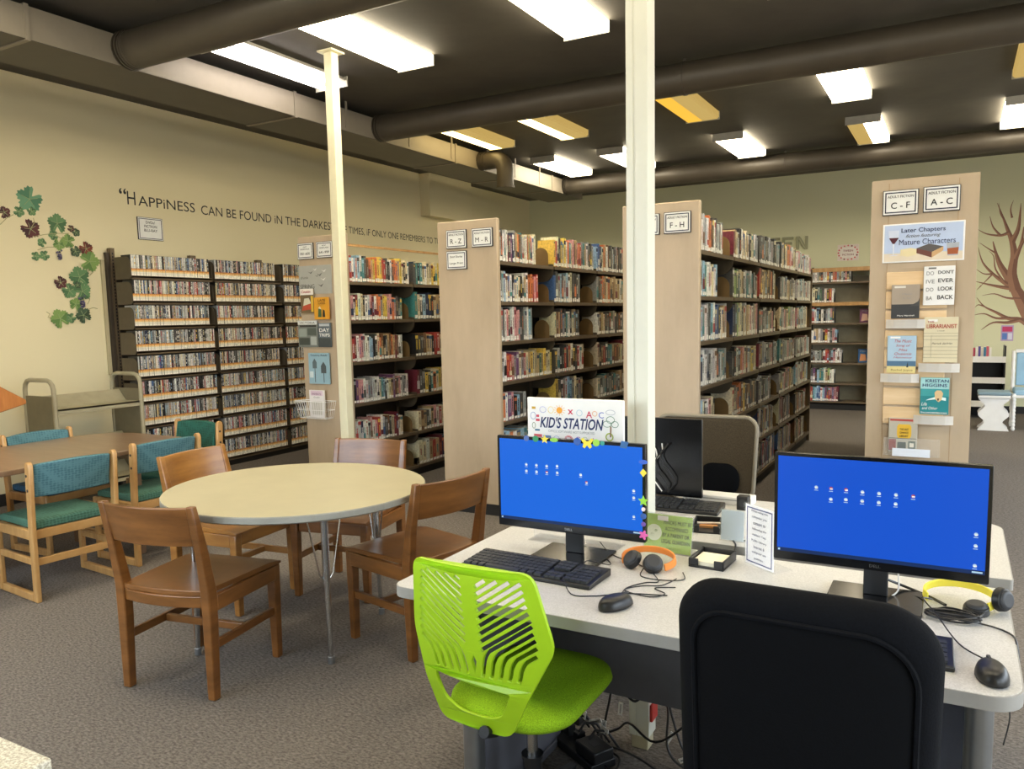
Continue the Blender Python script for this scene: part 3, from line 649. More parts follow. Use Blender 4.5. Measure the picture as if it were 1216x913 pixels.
t = thing('acrylic_pocket', 'clear acrylic pocket holding the lowest face-out book on the end panel', 'holder', (-.20, 4.83-.0005, .68))
mb = MB(); mb.box(-.14, .14, -.05, -.047, 0, .10, M['acrylic']); mb.box(-.14, .14, -.047, 0, 0, .003, M['acrylic']); mb.box(-.14, -.137, -.047, 0, .003, .1, M['acrylic']); mb.box(.137, .14, -.047, 0, .003, .1, M['acrylic']); mb.build('pocket_tray', t)
t = poster('paper_slip', 'white paper strip tucked before the lowest face-out book', (-.20, 4.83-.052, .70), 0, .19, .045, .001, '#dfe6f2', 'paper')

# ------------------------------------------------------------------ brochure panel on the nonfiction stack
FX, FY = -4.47, 5.03
t = poster('spring_poster', 'grey SPRING poster with white birds and music notes', (-4.80, FY, 1.835), 0, .37, .24, .004, '#a9aaa2')
mb = MB()
for i, (x, z, s) in enumerate(((-.05, .06, .03), (0, .085, .025), (.05, .04, .035), (.09, .0, .03), (.02, .03, .02), (.10, .07, .03), (.06, -.05, .035))):
    fl(mb, [(x-s, z+s*.4), (x, z), (x+s, z+s*.5), (x+s*.2, z-s*.35)], flat('#dcdcd6' if i % 2 else '#5c5d59'), -.0045)
mb.build('bird_picture', t)
letters([('think', -.12, .02, .022, .09, flat('#55564f'), False), ('SPRING', -.09, -.055, .036, .16, flat('#4c4d48'), False)], t, -.0052)
MB  # brochures
cover_book('white and brown magazine with red cursive title, left under the SPRING poster', -4.885, 1.555, .150, .205, '#6d5a3f', [('Cookin', -.1, .88, .11, .7, flat('#a3282c'), True, .3)], [(R4(-1, 1, .75, 1), '#e9e4da'), ([(-.8, .1), (.7, .15), (.5, .5), (-.5, .45)], '#b5472e'), ([(-.6, .3), (.6, .4), (.3, .62), (-.4, .6)], '#cfc9b0'), (R4(.6, .95, .05, .7), '#d8b13c')], y=FY-.012, name='magazine', th=.012)
cover_book('orange magazine with green and black figures beside the cursive titled one', -4.715, 1.50, .165, .185, '#d99a26', [('LATE', .1, .86, .11, .5, flat('#5a3a10'), True), ('SUMMER', .1, .72, .08, .5, flat('#5a3a10'), True)], [([(-.5, .1), (0, .1), (.0, .45), (-.4, .5)], '#3c5a34'), ([(.1, .1), (.5, .1), (.45, .4), (.2, .45)], '#242420'), ([(-.4, .5), (0, .45), (-.2, .6)], '#d8cdb0')], y=FY-.026, name='magazine', th=.01)
cover_book('grey newspaper style travel magazine with white title bar', -4.895, 1.265, .22, .225, '#6f7672', [('VICTORIA', 0, .92, .08, .8, ink, False)], [(R4(-1, 1, .85, 1), '#d5d8d6'), (R4(-.8, .9, .76, .83), '#26282a'), (R4(-.9, -.1, .4, .7), '#8d968f'), (R4(.0, .9, .45, .72), '#4b5550'), (R4(-.9, .2, .08, .35), '#39413e'), (R4(.3, .9, .08, .4), '#a4aaa6')], y=FY-.012, name='magazine', th=.012)
cover_book('dark grey DAY TRIPS magazine beside the slim column', -4.705, 1.265, .14, .205, '#5b6770', [('DAY', 0, .70, .15, .8, wh, True), ('TRIPS', 0, .50, .13, .85, wh, True)], [(R4(-1, 1, 0, .38), '#3a4347'), (R4(-.8, .8, .86, .96), '#b9bfc2')], y=FY-.012, name='magazine', th=.01)
cover_book('pale blue magazine picturing birdhouses on posts', -4.785, .95, .235, .265, '#8fb0bd', [('Country Roads', .05, .92, .07, .8, flat('#2d3f49'), True)], [(R4(-.42, -.36, .05, .5), '#3a4143'), ([(-.6, .5), (-.2, .5), (-.2, .7), (-.4, .82), (-.6, .7)], '#56666c'), (R4(.42, .48, .05, .35), '#3a4143'), ([(.2, .35), (.7, .35), (.7, .58), (.45, .72), (.2, .58)], '#4a5458'), ([(-.9, .2), (-.55, .2), (-.55, .4), (-.9, .4)], '#c7d3d4')], y=FY-.014, name='magazine', th=.01)
t = thing('wire_basket', 'white wire basket hanging on the brochure end panel', 'basket', (-4.815, FY-.0005, .655))
mb = MB(); W, Dp, H = .185, .11, .15; wm = M['white']
rim = [(-W, -.004, H), (W, -.004, H), (W, -Dp, H), (-W, -Dp, H)]; bot = [(-W*.8, -.004, .004), (W*.8, -.004, .004), (W*.8, -Dp*.8, .004), (-W*.8, -Dp*.8, .004)]
mb.tube(rim, .004, wm, 6, closed=True); mb.tube(bot, .003, wm, 6, closed=True); mb.tube([(a[0]*.92, a[1]*.92, H*.5) for a in rim], .0025, wm, 6, closed=True)
for i in range(15):
    f = -1+2*i/14; mb.tube([(f*W, -Dp, H), (f*W*.8, -Dp*.8, .004), (f*W*.8, -.004, .004)], .0018, wm, 5)
for i in range(5):
    f = i/4
    for s in (-1, 1): mb.tube([(s*W, -.004-f*(Dp-.004), H), (s*W*.8, -.004-f*(Dp*.8-.004), .004)], .0018, wm, 5)
mb.build('wire_frame', t)
cover_book('white leaflet with lilac heading standing in the wire basket', -4.80, .663, .17, .235, '#e3dfdc', [('PARENTS', 0, .86, .08, .6, flat('#8a5f78'), True), ('Guide', 0, .74, .06, .4, flat('#777777'), False)], [(R4(-.8, .8, .8, .98), '#d8c2cf'), (R4(-.7, .7, .1, .6), '#c9c5bb')], y=FY-.04, name='leaflet', th=.012)

# ------------------------------------------------------------------ book cart
t = thing('book_cart', 'khaki metal book cart with hooped ends against the left wall', 'book cart', (-6.55, 3.66, 0), 0)
cw, cl, ch = .40, .76, 1.05
for y in (0, cl):
    mb = MB(); pts = [(-cw/2, y, .12), (-cw/2, y, ch-.09)]+[(-cw/2+.08-.08*math.cos(R(a)), y, ch-.08+.08*math.sin(R(a))) for a in (0, 30, 60, 90)]+[(cw/2-.08+.08*math.sin(R(a)), y, ch-.08+.08*math.cos(R(a))) for a in (0, 30, 60, 90)]+[(cw/2, y, ch-.09), (cw/2, y, .12)]
    mb.tube(pts, .018, M['cart'], 12); mb.build('hoop_frame', t, smooth=True)
    MB().box(-cw/2+.015, cw/2-.015, y-.008, y+.008, .14, ch-.13, M['cartdark']).build('end_plate', t)
for z in (.80, .42, .16):
    mb = MB(); a = R(12); 
    mb.box(0, cw/2-.0, .01, cl-.01, z, z+.012, M['cart']); mb.box(cw/2-.012, cw/2, .01, cl-.01, z-.03, z+.012, M['cart'])
    mb.prism([(0.0, z), (.0, z+.012), (-.09, z+.11), (-.10, z+.105)], .01, cl-.01, M['cart'], 'y'); mb.build('slanted_shelf', t)
for x in (-.16, .16):
    for y in (.04, cl-.04):
        mb = MB(); mb.cyl(0, 0, -.012, .012, .05, M['black'], 16, M4=Matrix.Translation((x, y, .05)) @ Matrix.Rotation(R(90), 4, 'X')); mb.box(x-.02, x+.02, y-.02, y+.02, .09, .14, M['steel']); mb.build('caster', t)
# wooden reading stand at the left edge
t = thing('reading_stand', 'orange wooden slope-topped reading stand at the left photo edge', 'stand', (-6.12, 2.97, 0))
MB().box(-.25, .25, -.52, -.06, 0.0, .05, M['lectern']).build('plinth', t, bevel=.005)
MB().box(-.20, .20, -.48, -.12, .05, .86, M['lectern']).build('pedestal', t, bevel=.005)
mb = MB(); mb.prism([(-.55, .86), (-.10, .86), (.21, .935), (.21, .965), (-.17, 1.22), (-.55, 1.22)], -.26, .26, M['lectern'], 'x'); mb.build('sloped_top', t, bevel=.006)

# ------------------------------------------------------------------ children's corner at the right edge
t = thing('low_book_shelf', 'low dark book trolley with white shelf rims under the painted tree', 'shelf', (.36, 12.3, 0))
mb = MB()
for z in (.18, .50, .78): mb.box(-.22, .22, -.18, .18, z-.02, z, M['black']); mb.box(-.23, .23, -.2, -.18, z-.02, z+.06, M['white'])
mb.build('tray', t); MB().box(-.23, .23, .17, .18, 0, .80, M['black']).build('back_panel', t)
for i, c in enumerate(('#b03a50', '#e8e4da', '#5a4a90', '#d8d0c0', '#3a7a9a', '#c85a6a', '#eeeae0')):
    o = MB().box(-.013, .013, -.07, .07, 0, .17+.01*(i % 3), flat(c)).box(-.011, .011, -.068, .069, .17+.01*(i % 3), .171+.01*(i % 3), M['cream_paper']).build('picture_book', loc=(.22+.032*i, 12.3, .7805)); tag(o, ('red', 'cream', 'purple', 'beige', 'teal', 'pink', 'white')[i]+' picture book standing on the low trolley under the painted tree', 'book', 'picture books on the low trolley')
MB().box(-.23, -.21, -.18, .18, 0, .98, M['black']).box(.21, .23, -.18, .18, 0, .98, M['black']).build('side_frame', t)
t = thing('low_bench', 'white scalloped bench with blue grey cushion under the painted tree', 'bench', (.43, 11.1, 0))
mb = MB(); P = []
for k in range(25):
    z = .40*k/24; P.append((.13+.035*math.cos(z/.40*4*PI), z))
prof = [(p[0], p[1]) for p in P]+[(-p[0], p[1]) for p in P[::-1]]
for y in (-.15, .12): mb2 = MB().prism(prof, y, y+.025, M['white'], 'y'); mb2.build('scalloped_leg', t)
MB().box(-.17, .17, -.17, .17, .40, .43, M['white']).build('seat_board', t, bevel=.004)
MB().box(-.175, .175, -.17, .17, .43, .475, flat('#7f95a0', .8)).build('cushion', t, bevel=.015)
t = thing('toddler_chair', 'white and pale blue spool-turned chair cut by the right photo edge', 'chair', (.86, 11.25, 0))
for x in (-.22, .22):
    for y in (-.2, .2):
        mb = MB(); n = 40; mb.tube([(x, y, .0+.95*k/n) for k in range(n+1)] if y > 0 else [(x, y, .0+.45*k/n) for k in range(n+1)], [.016+.008*abs(math.sin(k*.8)) for k in range(n+1)], M['white'], 8); mb.build('leg', t, smooth=True)
MB().box(-.24, .24, -.22, .22, .40, .43, M['white']).build('seat', t, bevel=.004)
MB().box(-.22, .22, -.2, .2, .43, .50, flat('#8fb3cb', .8)).build('cushion', t, bevel=.02)
MB().box(-.19, .19, .18, .21, .52, .93, flat('#8fb3cb', .8)).build('backrest', t, bevel=.012)
MB().box(-.20, .20, .175, .215, .93, .97, M['white']).build('top_rail', t)
# ------------------------------------------------------------------ wooden chairs and round table
def sweep_rect(mb, pts, sizes, mat):
    """pts along z; sizes (wx, wy) per point: a square-section leg"""
    vs = []
    for (x, y, z), (a, b) in zip(pts, sizes): vs += [(x-a/2, y-b/2, z), (x+a/2, y-b/2, z), (x+a/2, y+b/2, z), (x-a/2, y+b/2, z)]
    n = len(pts); fs = [(3, 2, 1, 0), tuple(4*(n-1)+i for i in range(4))]
    for i in range(n-1):
        for k in range(4): fs.append((i*4+k, i*4+(k+1) % 4, i*4+4+(k+1) % 4, i*4+4+k))
    mb.add(vs, fs, mat)
def wood_chair(label, mat):
    t = thing('wooden_chair', label, 'chair', (0, 0, 0), 0, 'wooden chairs around the round table')
    for s in (-1, 1):
        mb = MB(); sweep_rect(mb, [(s*.212, -.205, 0), (s*.212, -.20, .30), (s*.212, -.20, .44), (s*.214, -.225, .60), (s*.214, -.268, .80)], [(.036, .036), (.042, .046), (.042, .05), (.036, .042), (.030, .030)], mat)
        mb.build('leg', t, bevel=.005)['label'] = 'rear leg running up into the back post'
        mb = MB(); sweep_rect(mb, [(s*.212, .205, 0), (s*.212, .205, .30), (s*.212, .205, .425)], [(.034, .034), (.042, .042), (.044, .044)], mat); mb.build('leg', t, bevel=.005)
        mb = MB(); mb.box(s*.225-.011, s*.225+.011, -.18, .19, .36, .425, mat); mb.build('side_rail', t, bevel=.003)
        mb = MB(); mb.box(s*.212-.009, s*.212+.009, -.19, .19, .20, .235, mat); mb.build('stretcher', t, bevel=.003)
    mb = MB(); mb.box(-.20, .20, .0, .02, .20, .232, mat); mb.build('stretcher', t, bevel=.003)
    mb = MB(); mb.box(-.19, .19, .19, .21, .36, .42, mat); mb.build('front_rail', t, bevel=.003)
    # dished seat, curved at the rear
    mb = MB(); nx, ny = 14, 12; vs = []
    for lay in (0, 1):
        for j in range(ny+1):
            for i in range(nx+1):
                u = -1+2*i/nx; v = j/ny
                yb = -.215-.02*(1-u*u); y = yb+(.235-yb)*v; x = u*(.205+.03*v)
                z = .425+lay*.022-(.014*(1-u*u)*math.sin(PI*min(1, v*1.1)) if lay else 0) - (.010*max(0, v-.85)/.15 if lay else 0)
                vs.append((x, y, z))
    N = (nx+1)*(ny+1); fs = []; id_ = lambda l, i, j: l*N+j*(nx+1)+i
    for j in range(ny):
        for i in range(nx):
            fs.append((id_(1, i, j), id_(1, i+1, j), id_(1, i+1, j+1), id_(1, i, j+1))); fs.append((id_(0, i, j+1), id_(0, i+1, j+1), id_(0, i+1, j), id_(0, i, j)))
    for i in range(nx): fs.append((id_(0, i, 0), id_(0, i+1, 0), id_(1, i+1, 0), id_(1, i, 0))); fs.append((id_(1, i, ny), id_(1, i+1, ny), id_(0, i+1, ny), id_(0, i, ny)))
    for j in range(ny): fs.append((id_(1, 0, j), id_(1, 0, j+1), id_(0, 0, j+1), id_(0, 0, j))); fs.append((id_(0, nx, j), id_(0, nx, j+1), id_(1, nx, j+1), id_(1, nx, j)))
    mb.add(vs, fs, mat); mb.build('seat', t, bevel=.003)
    # curved rear apron under the seat
    def bow(name, z0, z1, ya, yb, half, sag, th, lean):
        mb = MB(); n = 16; vs = []
        for z, yy in ((z0, ya), (z1, yb)):
            for k in range(n+1):
                u = -1+2*k/n; y = yy-sag*(1-u*u); vs.append((u*half, y-th/2, z)); vs.append((u*half, y+th/2, z))
        m = 2*(n+1); fs = []
        for k in range(n):
            a = 2*k; fs += [(a, a+2, m+a+2, m+a), (a+3, a+1, m+a+1, m+a+3), (m+a, m+a+2, m+a+3, m+a+1), (a+1, a+3, a+2, a)]
        fs += [(1, 0, m, m+1), (2*n, 2*n+1, m+2*n+1, m+2*n)]
        mb.add(vs, fs, mat); return mb.build(name, t, bevel=.004)
    bow('rear_apron', .375, .425, -.20, -.205, .20, .028, .02, 0)
    bow('backrest', .635, .795, -.226, -.262, .222, .042, .02, 0)
    return t
a = wood_chair('honey stained wooden chair tucked on the far left side of the round table', M['chairwood2'])
a.location = (-3.40, 2.86, 0); a.rotation_euler = (0, 0, R(-84))
def turned(o, mat):
    for ch in o.children:
        ch.data = ch.data.copy(); ch.data.materials[0] = mat
ch = dup(a, (-2.80, 2.165, 0), R(10.5), 'brown wooden chair nearest the photo edge, seen from behind at the round table'); turned(ch, M['chairwood'])
ch = dup(a, (-2.205, 2.885, 0), R(78), 'brown wooden chair between the round table and the computer desk'); turned(ch, M['chairwood'])
ch = dup(a, (-2.945, 3.265, 0), R(191), 'brown wooden chair behind the round table, its back before the nonfiction stack'); turned(ch, M['chairwood'])

t = thing('round_table', 'round cream laminate table on slim chrome legs', 'table', (-2.655, 2.60, 0))
RX, RY = .60, .565
mb = MB(); N = 72; prof = [(-.012, .703, 1), (0, .71, 1), (0, .733, 1), (-.003, .737, 0)]
vs = [((RX+d)*math.cos(2*PI*k/N), (RY+d)*math.sin(2*PI*k/N), z) for d, z, _ in prof for k in range(N)]
mb.add(vs, [[(i*N+k), i*N+(k+1) % N, (i+1)*N+(k+1) % N, (i+1)*N+k] for i in range(3) for k in range(N)]+[list(range(N))[::-1]], M['creamedge'])
mb.add([v for v in vs[3*N:]], [list(range(N))], M['cream']); mb.build('tabletop', t)
for (dx, dy) in ((.285, -.135), (-.31, -.33), (.12, .40)):
    lg = MB(); lg.tube([(dx*1.0, dy, .703), (dx, dy, .40), (dx*1.03, dy*1.03, .02)], [.017, .016, .010], M['chrome'], 14); lg.cyl(dx*1.03, dy*1.03, 0, .03, .015, M['steel'], 14)
    lo = lg.build('leg', t, smooth=True)
    px, py = -dy/math.hypot(dx, dy), dx/math.hypot(dx, dy)
    for s in (-1, 1):
        mb = MB(); mb.tube([(dx+s*px*.012, dy+s*py*.012, .375), (dx+s*px*.03, dy+s*py*.03, .40), (dx+s*px*.085, dy+s*py*.085, .703)], .004, M['chrome'], 8); mb.build('brace', lo, smooth=True)
    MB().box(dx-.1, dx+.1, dy-.02, dy+.02, .699, .703, M['steel']).build('mount_plate', lo)

# ------------------------------------------------------------------ upholstered chairs and long table
def pad_chair(label, seatmat, backmat):
    t = thing('upholstered_chair', label, 'chair', (0, 0, 0), 0, 'sled base chairs around the long brown table')
    wd = M['honey']
    for s in (-1, 1):
        x = s*.225
        def plate(name, pts, th=.026, par=t, bv=.006):
            mb = MB(); mb.prism(pts, x-th/2, x+th/2, wd, 'x'); return mb.build(name, par, bevel=bv)
        plate('back_post', [(-.225, .0), (-.18, .0), (-.185, .40), (-.205, .755), (-.215, .772), (-.235, .775), (-.25, .765), (-.255, .745), (-.232, .42)])['label'] = 'rounded oak back post'
        plate('front_post', [(.18, .0), (.22, 0), (.22, .40), (.18, .40)])
        plate('runner', [(-.18, .0), (.18, .0), (.18, .045), (-.18, .045)])
        plate('seat_rail', [(-.19, .345), (.18, .345), (.18, .40), (-.19, .40)])
        plate('side_stretcher', [(-.185, .205), (.18, .205), (.18, .245), (-.185, .245)], .02)
        for z in (.62, .70):
            MB().cyl(0, 0, -.001, .002, .008, M['ink'], 10, M4=Matrix.Translation((x+s*.013, -.222, z)) @ Matrix.Rotation(R(90*s), 4, 'Y')).build('screw_cap', t)
    MB().box(-.212, .212, -.205, -.185, .345, .395, wd).build('rear_rail', t, bevel=.003)
    MB().box(-.212, .212, .19, .21, .345, .395, wd).build('front_rail', t, bevel=.003)
    MB().box(-.212, .212, -.21, -.19, .20, .24, wd).build('stretcher', t, bevel=.003)
    mb = MB(); nx, ny = 10, 10; 
    def cushion(name, f, mat, th0):
        mb = MB(); vs = []
        for l in (0, 1):
            for j in range(ny+1):
                for i in range(nx+1): vs.append(f(-1+2*i/nx, j/ny, l))
        N = (nx+1)*(ny+1); g = lambda l, i, j: l*N+j*(nx+1)+i; fs = []
        for j in range(ny):
            for i in range(nx): fs += [(g(1, i, j), g(1, i+1, j), g(1, i+1, j+1), g(1, i, j+1)), (g(0, i, j+1), g(0, i+1, j+1), g(0, i+1, j), g(0, i, j))]
        for i in range(nx): fs += [(g(0, i, 0), g(0, i+1, 0), g(1, i+1, 0), g(1, i, 0)), (g(1, i, ny), g(1, i+1, ny), g(0, i+1, ny), g(0, i, ny))]
        for j in range(ny): fs += [(g(1, 0, j), g(1, 0, j+1), g(0, 0, j+1), g(0, 0, j)), (g(0, nx, j), g(0, nx, j+1), g(1, nx, j+1), g(1, nx, j))]
        mb.add(vs, fs, mat); return mb.build(name, t, bevel=.008)
    cushion('seat_cushion', lambda u, v, l: (u*.208, -.20+.415*v, .397+(l*(.045+.012*(1-u*u)*(1-(2*v-1)**4)) - (.01*max(0, v-.9)*10 if l else 0))), seatmat, .05)
    cushion('back_cushion', lambda u, v, l: (u*.206, -.205-.035*v-.028*(1-u*u)+(0 if l else .034)-.0, .575+.18*v+.012*(1-u*u)*(1 if v > .5 else 0)), backmat, .03)
    return t
g = pad_chair('teal backed oak chair at the near side of the long table, nearest the round table of its row', M['green'], M['teal'])
g['label'] = 'teal oak sled chair left of the brown wooden chair, nearest us at the long table'
g.location = (-4.52, 2.565, 0); g.rotation_euler = (0, 0, R(85))
def reseat(o, sm, bm):
    for c in o.children:
        if c.name.startswith('seat_cushion'): c.data = c.data.copy(); c.data.materials[0] = sm
        if c.name.startswith('back_cushion'): c.data = c.data.copy(); c.data.materials[0] = bm
c = dup(g, (-4.60, 3.20, 0), R(88), 'teal oak sled chair behind the honey stained chair, near side of the long table')
c = dup(g, (-4.945, 3.66, 0), R(180), 'dark green backed oak chair at the end of the long table by the disc rack'); reseat(c, M['dgreen'], M['dgreen'])
c = dup(g, (-5.33, 3.07, 0), R(-89), 'teal backed oak chair with blue seat, far side of the long table'); reseat(c, M['blueseat'], M['teal'])
c = dup(g, (-5.33, 2.30, 0), R(-91), 'oak chair with dark blue seat showing under the table at the left photo edge'); reseat(c, M['blueseat'], M['teal'])
t = thing('long_table', 'long brown laminate table with rounded end at the left', 'table', (-4.97, 2.6, 0))
P = rrect(-.47, .47, -1.0, .93, [.16, .30, .15, .15], 10)
mb = MB(); mb.prism(P, .685, .714, M['tablebrown']); mb.build('tabletop', t, bevel=.004)
for x in (-.33, .33):
    for y in (-.85, .55): MB().box(x-.025, x+.025, y-.025, y+.025, 0, .685, M['tablebrown']).build('leg', t, bevel=.004)
MB().box(-.33, .33, -.85, -.83, .62, .685, M['tablebrown']).box(-.33, .33, .55, .57, .62, .685, M['tablebrown']).build('apron', t)

# ------------------------------------------------------------------ computer desks
DT = .74
def desk(name, label, x0, x1, y0, y1, corner, front):
    t = thing(name, label, 'desk', (x0, y0, 0)); W, D = x1-x0, y1-y0
    P = rrect(0, W, 0, D, corner, 6)
    mb = MB(); mb.prism(P, DT-.032, DT-.001, M['deskedge']); mb.prism([(p[0]*.996+W*.002, p[1]*.996+D*.002) for p in P], DT-.001, DT, M['desk']); mb.build('desktop', t, bevel=.006)
    for x in ((.19 if front else .06), W-.09):
        MB().box(x, x+.03, .10, D-.06, .03, DT-.032, M['deskside']).build('end_panel', t, bevel=.004)
        mb = MB(); yy = .10 if front else D-.06
        mb.prism(rrect(x-.012, x+.042, yy-.03, yy+.03, .02, 5), 0, DT-.032, M['steel']); mb.build('leg', t, bevel=.002)
        MB().box(x-.005, x+.035, .04, D-.02, 0, .03, M['deskside']).build('foot', t, bevel=.004)
    ym = D-.11 if front else .10
    MB().box(.20, W-.09, ym, ym+.02, .245, DT-.032, M['deskside']).build('modesty_panel', t)
    return t
desk('computer_desk', 'white topped computer desk with both blue screens', -1.40, .145, 1.71, 2.405, [.01, .01, .04, .07], True)
desk('computer_desk', 'white topped computer desk behind the power pole, facing the other way', -1.40, .165, 2.495, 3.15, [.08, .03, .01, .01], False)

def monitor(label, x, y, stickers=False, icons=(), W=.505, H=.298, zb=.82, scr='screen'):
    t = thing('computer_monitor', label, 'monitor', (x, y, DT), 0, None); zb -= DT
    mb = MB(); mb.prism(rrect(-W/2, W/2, zb, zb+H, .004, 3), 0, .018, M['blackgloss'], 'y'); mb.prism(rrect(-W/2+.05, W/2-.05, zb+.03, zb+H-.04, .02, 4), .018, .045, M['black'], 'y'); mb.build('bezel', t, bevel=.002)
    b = .0095
    if scr:
        mb = MB(); mb.box(-W/2+b, W/2-b, -.0012, 0, zb+.024, zb+H-b, M[scr]); mb.box(-W/2+b, W/2-b, -.0016, -.0012, zb+.024, zb+.034, M['taskbar']); sp = mb.build('screen', t)
        mb = MB()
        mb.box(-W/2+b+.003, -W/2+b+.008, -.002, -.0016, zb+.0265, zb+.0315, M['icon']); mb.box(W/2-b-.028, W/2-b-.005, -.002, -.0016, zb+.027, zb+.031, M['icon']) 
        for (u, v, c) in icons:
            cx = -W/2+b+u*(W-2*b); cz = zb+.024+v*(H-b-.024)
            mb.cyl(0, 0, 0, .0004, .0045, M[c], 10, M4=Matrix.Translation((cx, -.0016, cz)) @ Matrix.Rotation(R(90), 4, 'X'))
            mb.box(cx-.0028, cx+.0045, -.0021, -.0020, cz-.003, cz+.0005, M['white']); mb.box(cx-.005, cx+.005, -.0019, -.0016, cz-.0085, cz-.007, M['icon'])
        mb.build('desktop_icons', sp)
        letters([('DELL', .0, zb+.012, .0075, .026, M['chrome'], True)], t, -.0006, 'brand_mark')
    mb = MB(); mb.prism(rrect(-.03, .03, .035, .052, .004, 3), .008, zb+.16, M['black']); mb.build('neck', t, bevel=.002)
    mb = MB(); mb.prism(rrect(-.115, .115, -.075, .115, .006, 3), 0, .008, M['blackgloss']); mb.build('base', t, bevel=.002)
    return t
ic1 = [(.20, .70, 'icon'), (.275, .70, 'icon'), (.35, .70, 'icon'), (.425, .71, 'icon'), (.20, .62, 'icon'), (.275, .62, 'icon'), (.35, .625, 'iconr'), (.425, .63, 'icon'), (.59, .63, 'icon'), (.63, .545, 'iconr'), (.945, .50, 'icon'), (.945, .42, 'icon'), (.945, .20, 'icon')]
k1 = monitor('black computer monitor with blue screen and colourful stickers on its frame, at the kids station', -1.045, 2.15, icons=ic1, W=.507, H=.297)
ic2 = [(.20, .70, 'icon'), (.275, .70, 'iconr'), (.35, .70, 'iconr'), (.43, .69, 'icon'), (.51, .69, 'icon'), (.59, .69, 'icon'), (.67, .69, 'iconr'), (.275, .59, 'icon'), (.35, .60, 'icon'), (.43, .60, 'icon'), (.51, .60, 'icon'), (.59, .60, 'icon'), (.955, .38, 'icon'), (.955, .27, 'icon'), (.955, .08, 'icon')]
monitor('black computer monitor with blue screen behind the black office chair', -.165, 2.15, icons=ic2, W=.512, H=.296, zb=.825, scr='screen2')
m3 = monitor('dark computer monitor seen from behind on the rear desk, before the mesh chair', 0, 0, scr=None, W=.50, H=.315, zb=.765)
m3.location = (-1.115, 2.99, DT)
mb = MB()
for i in range(4):
    x0 = .02+.025*i; mb.tube([(x0+.03*math.sin(k*.9+i)+.02, -.012-.004*i, .24-.028*k) for k in range(8)], .0028, M['white' if i < 2 else 'black'], 6)
mb.build('cable', m3, smooth=True)
# stickers on the kids monitor
def sticker(kind, x, z, s, c):
    mb = MB()
    if kind == 'star': P = [(s*(1 if i % 2 == 0 else .45)*math.sin(PI*i/5), s*(1 if i % 2 == 0 else .45)*math.cos(PI*i/5)) for i in range(10)]
    elif kind == 'flower': P = [(s*(.75+.25*math.cos(5*a))*math.cos(a), s*(.75+.25*math.cos(5*a))*math.sin(a)) for a in [2*PI*i/30 for i in range(30)]]
    elif kind == 'butterfly': P = [(0, -.3*s), (.5*s, -.9*s), (.9*s, -.6*s), (.7*s, 0), (1.2*s, .7*s), (.9*s, 1.0*s), (.2*s, .4*s), (-.2*s, .4*s), (-.9*s, 1.0*s), (-1.2*s, .7*s), (-.7*s, 0), (-.9*s, -.6*s), (-.5*s, -.9*s)]
    elif kind == 'diamond': P = [(s, 0), (0, s*1.1), (-s, 0), (0, -s*1.1)]
    elif kind == 'square': P = [(s*1.2, s*.7), (-s*.7, s*.9), (-s*1.1, -s*.8), (s*.7, -s*.9)]
    elif kind == 'oval': P = [(1.7*s*math.cos(a), .8*s*math.sin(a)) for a in [2*PI*i/20 for i in range(20)]]
    else: P = [(s*math.cos(a), s*math.sin(a)) for a in [2*PI*i/20 for i in range(20)]]
    mb.prism([(x+p[0], z+p[1]) for p in P], -.0045, -.0025, flat(c), 'y'); o = mb.build('sticker', k1); o['label'] = {'dot': 'round', 'oval': 'oval', 'star': 'star', 'flower': 'flower', 'butterfly': 'butterfly', 'diamond': 'diamond', 'square': 'square'}[kind]+' foam sticker'
zt = .08+.297
for kd, x, s, c in (('dot', -.143, .009, '#4f66a0'), ('dot', -.110, .010, '#2f8a5b'), ('star', -.078, .014, '#f0dc50'), ('oval', -.045, .008, '#8cc84a'), ('dot', .035, .012, '#2f5aa8'), ('butterfly', .068, .017, '#f0dc40'), ('dot', .098, .011, '#9ad04a'), ('dot', .118, .007, '#3a9a8a'), ('square', .188, .012, '#3567a0')):
    sticker(kd, x, zt-.004-(.004 if kd == 'butterfly' else 0), s, c)
for kd, dz, s, c in (('oval', .245, .008, '#3a62c8'), ('diamond', .213, .011, '#efdb45'), ('star', .128, .017, '#93cf3c'), ('dot', .103, .006, '#eed5d0'), ('dot', .082, .009, '#31559a'), ('dot', .058, .007, '#6a4a9a'), ('flower', .025, .015, '#df5fa8')):
    sticker(kd, .248, .08+dz, s, c)

def keyboard(label, x, y, rz, W=.44, D=.145):
    t = thing('keyboard', label, 'keyboard', (x, y, DT), rz, None)
    mb = MB(); mb.prism([(-D/2, .0), (D/2, .0), (D/2, .022), (-D/2, .012)], -W/2, W/2, M['black'], 'x'); mb.build('keyboard_body', t, bevel=.003)
    mb = MB(); rows = 6
    for r in range(rows):
        y0 = -D/2+.010+r*(D-.02)/rows; zz = .012+.010*(y0+D/2)/D
        if r == 0: ks = [.025, .02, .02, .12, .02, .02, .025]
        else: ks = [.018]*15
        xx = -W/2+.010
        for w in ks:
            mb.box(xx, xx+w-.0025, y0, y0+(D-.02)/rows-.0028, zz, zz+.0075, M['key']); xx += w if r else w+.0035
        for k in range(3): mb.box(-W/2+.290+k*.018, -W/2+.306+k*.018, y0, y0+(D-.02)/rows-.0028, zz, zz+.0075, M['key']) if r != 2 else None
        for k in range(4): mb.box(-W/2+.352+k*.019, -W/2+.369+k*.019, y0, y0+(D-.02)/rows-.0028, zz, zz+.0075, M['key']) if r < 5 else None
    mb.build('keys', t); return t
keyboard('black keyboard in front of the stickered monitor', -1.085, 1.99, R(-2))
keyboard('black keyboard mostly hidden by the black office chair', -.20, 1.855, R(2))
keyboard('black keyboard on the rear desk before the dark monitor', -.985, 2.90, R(3))
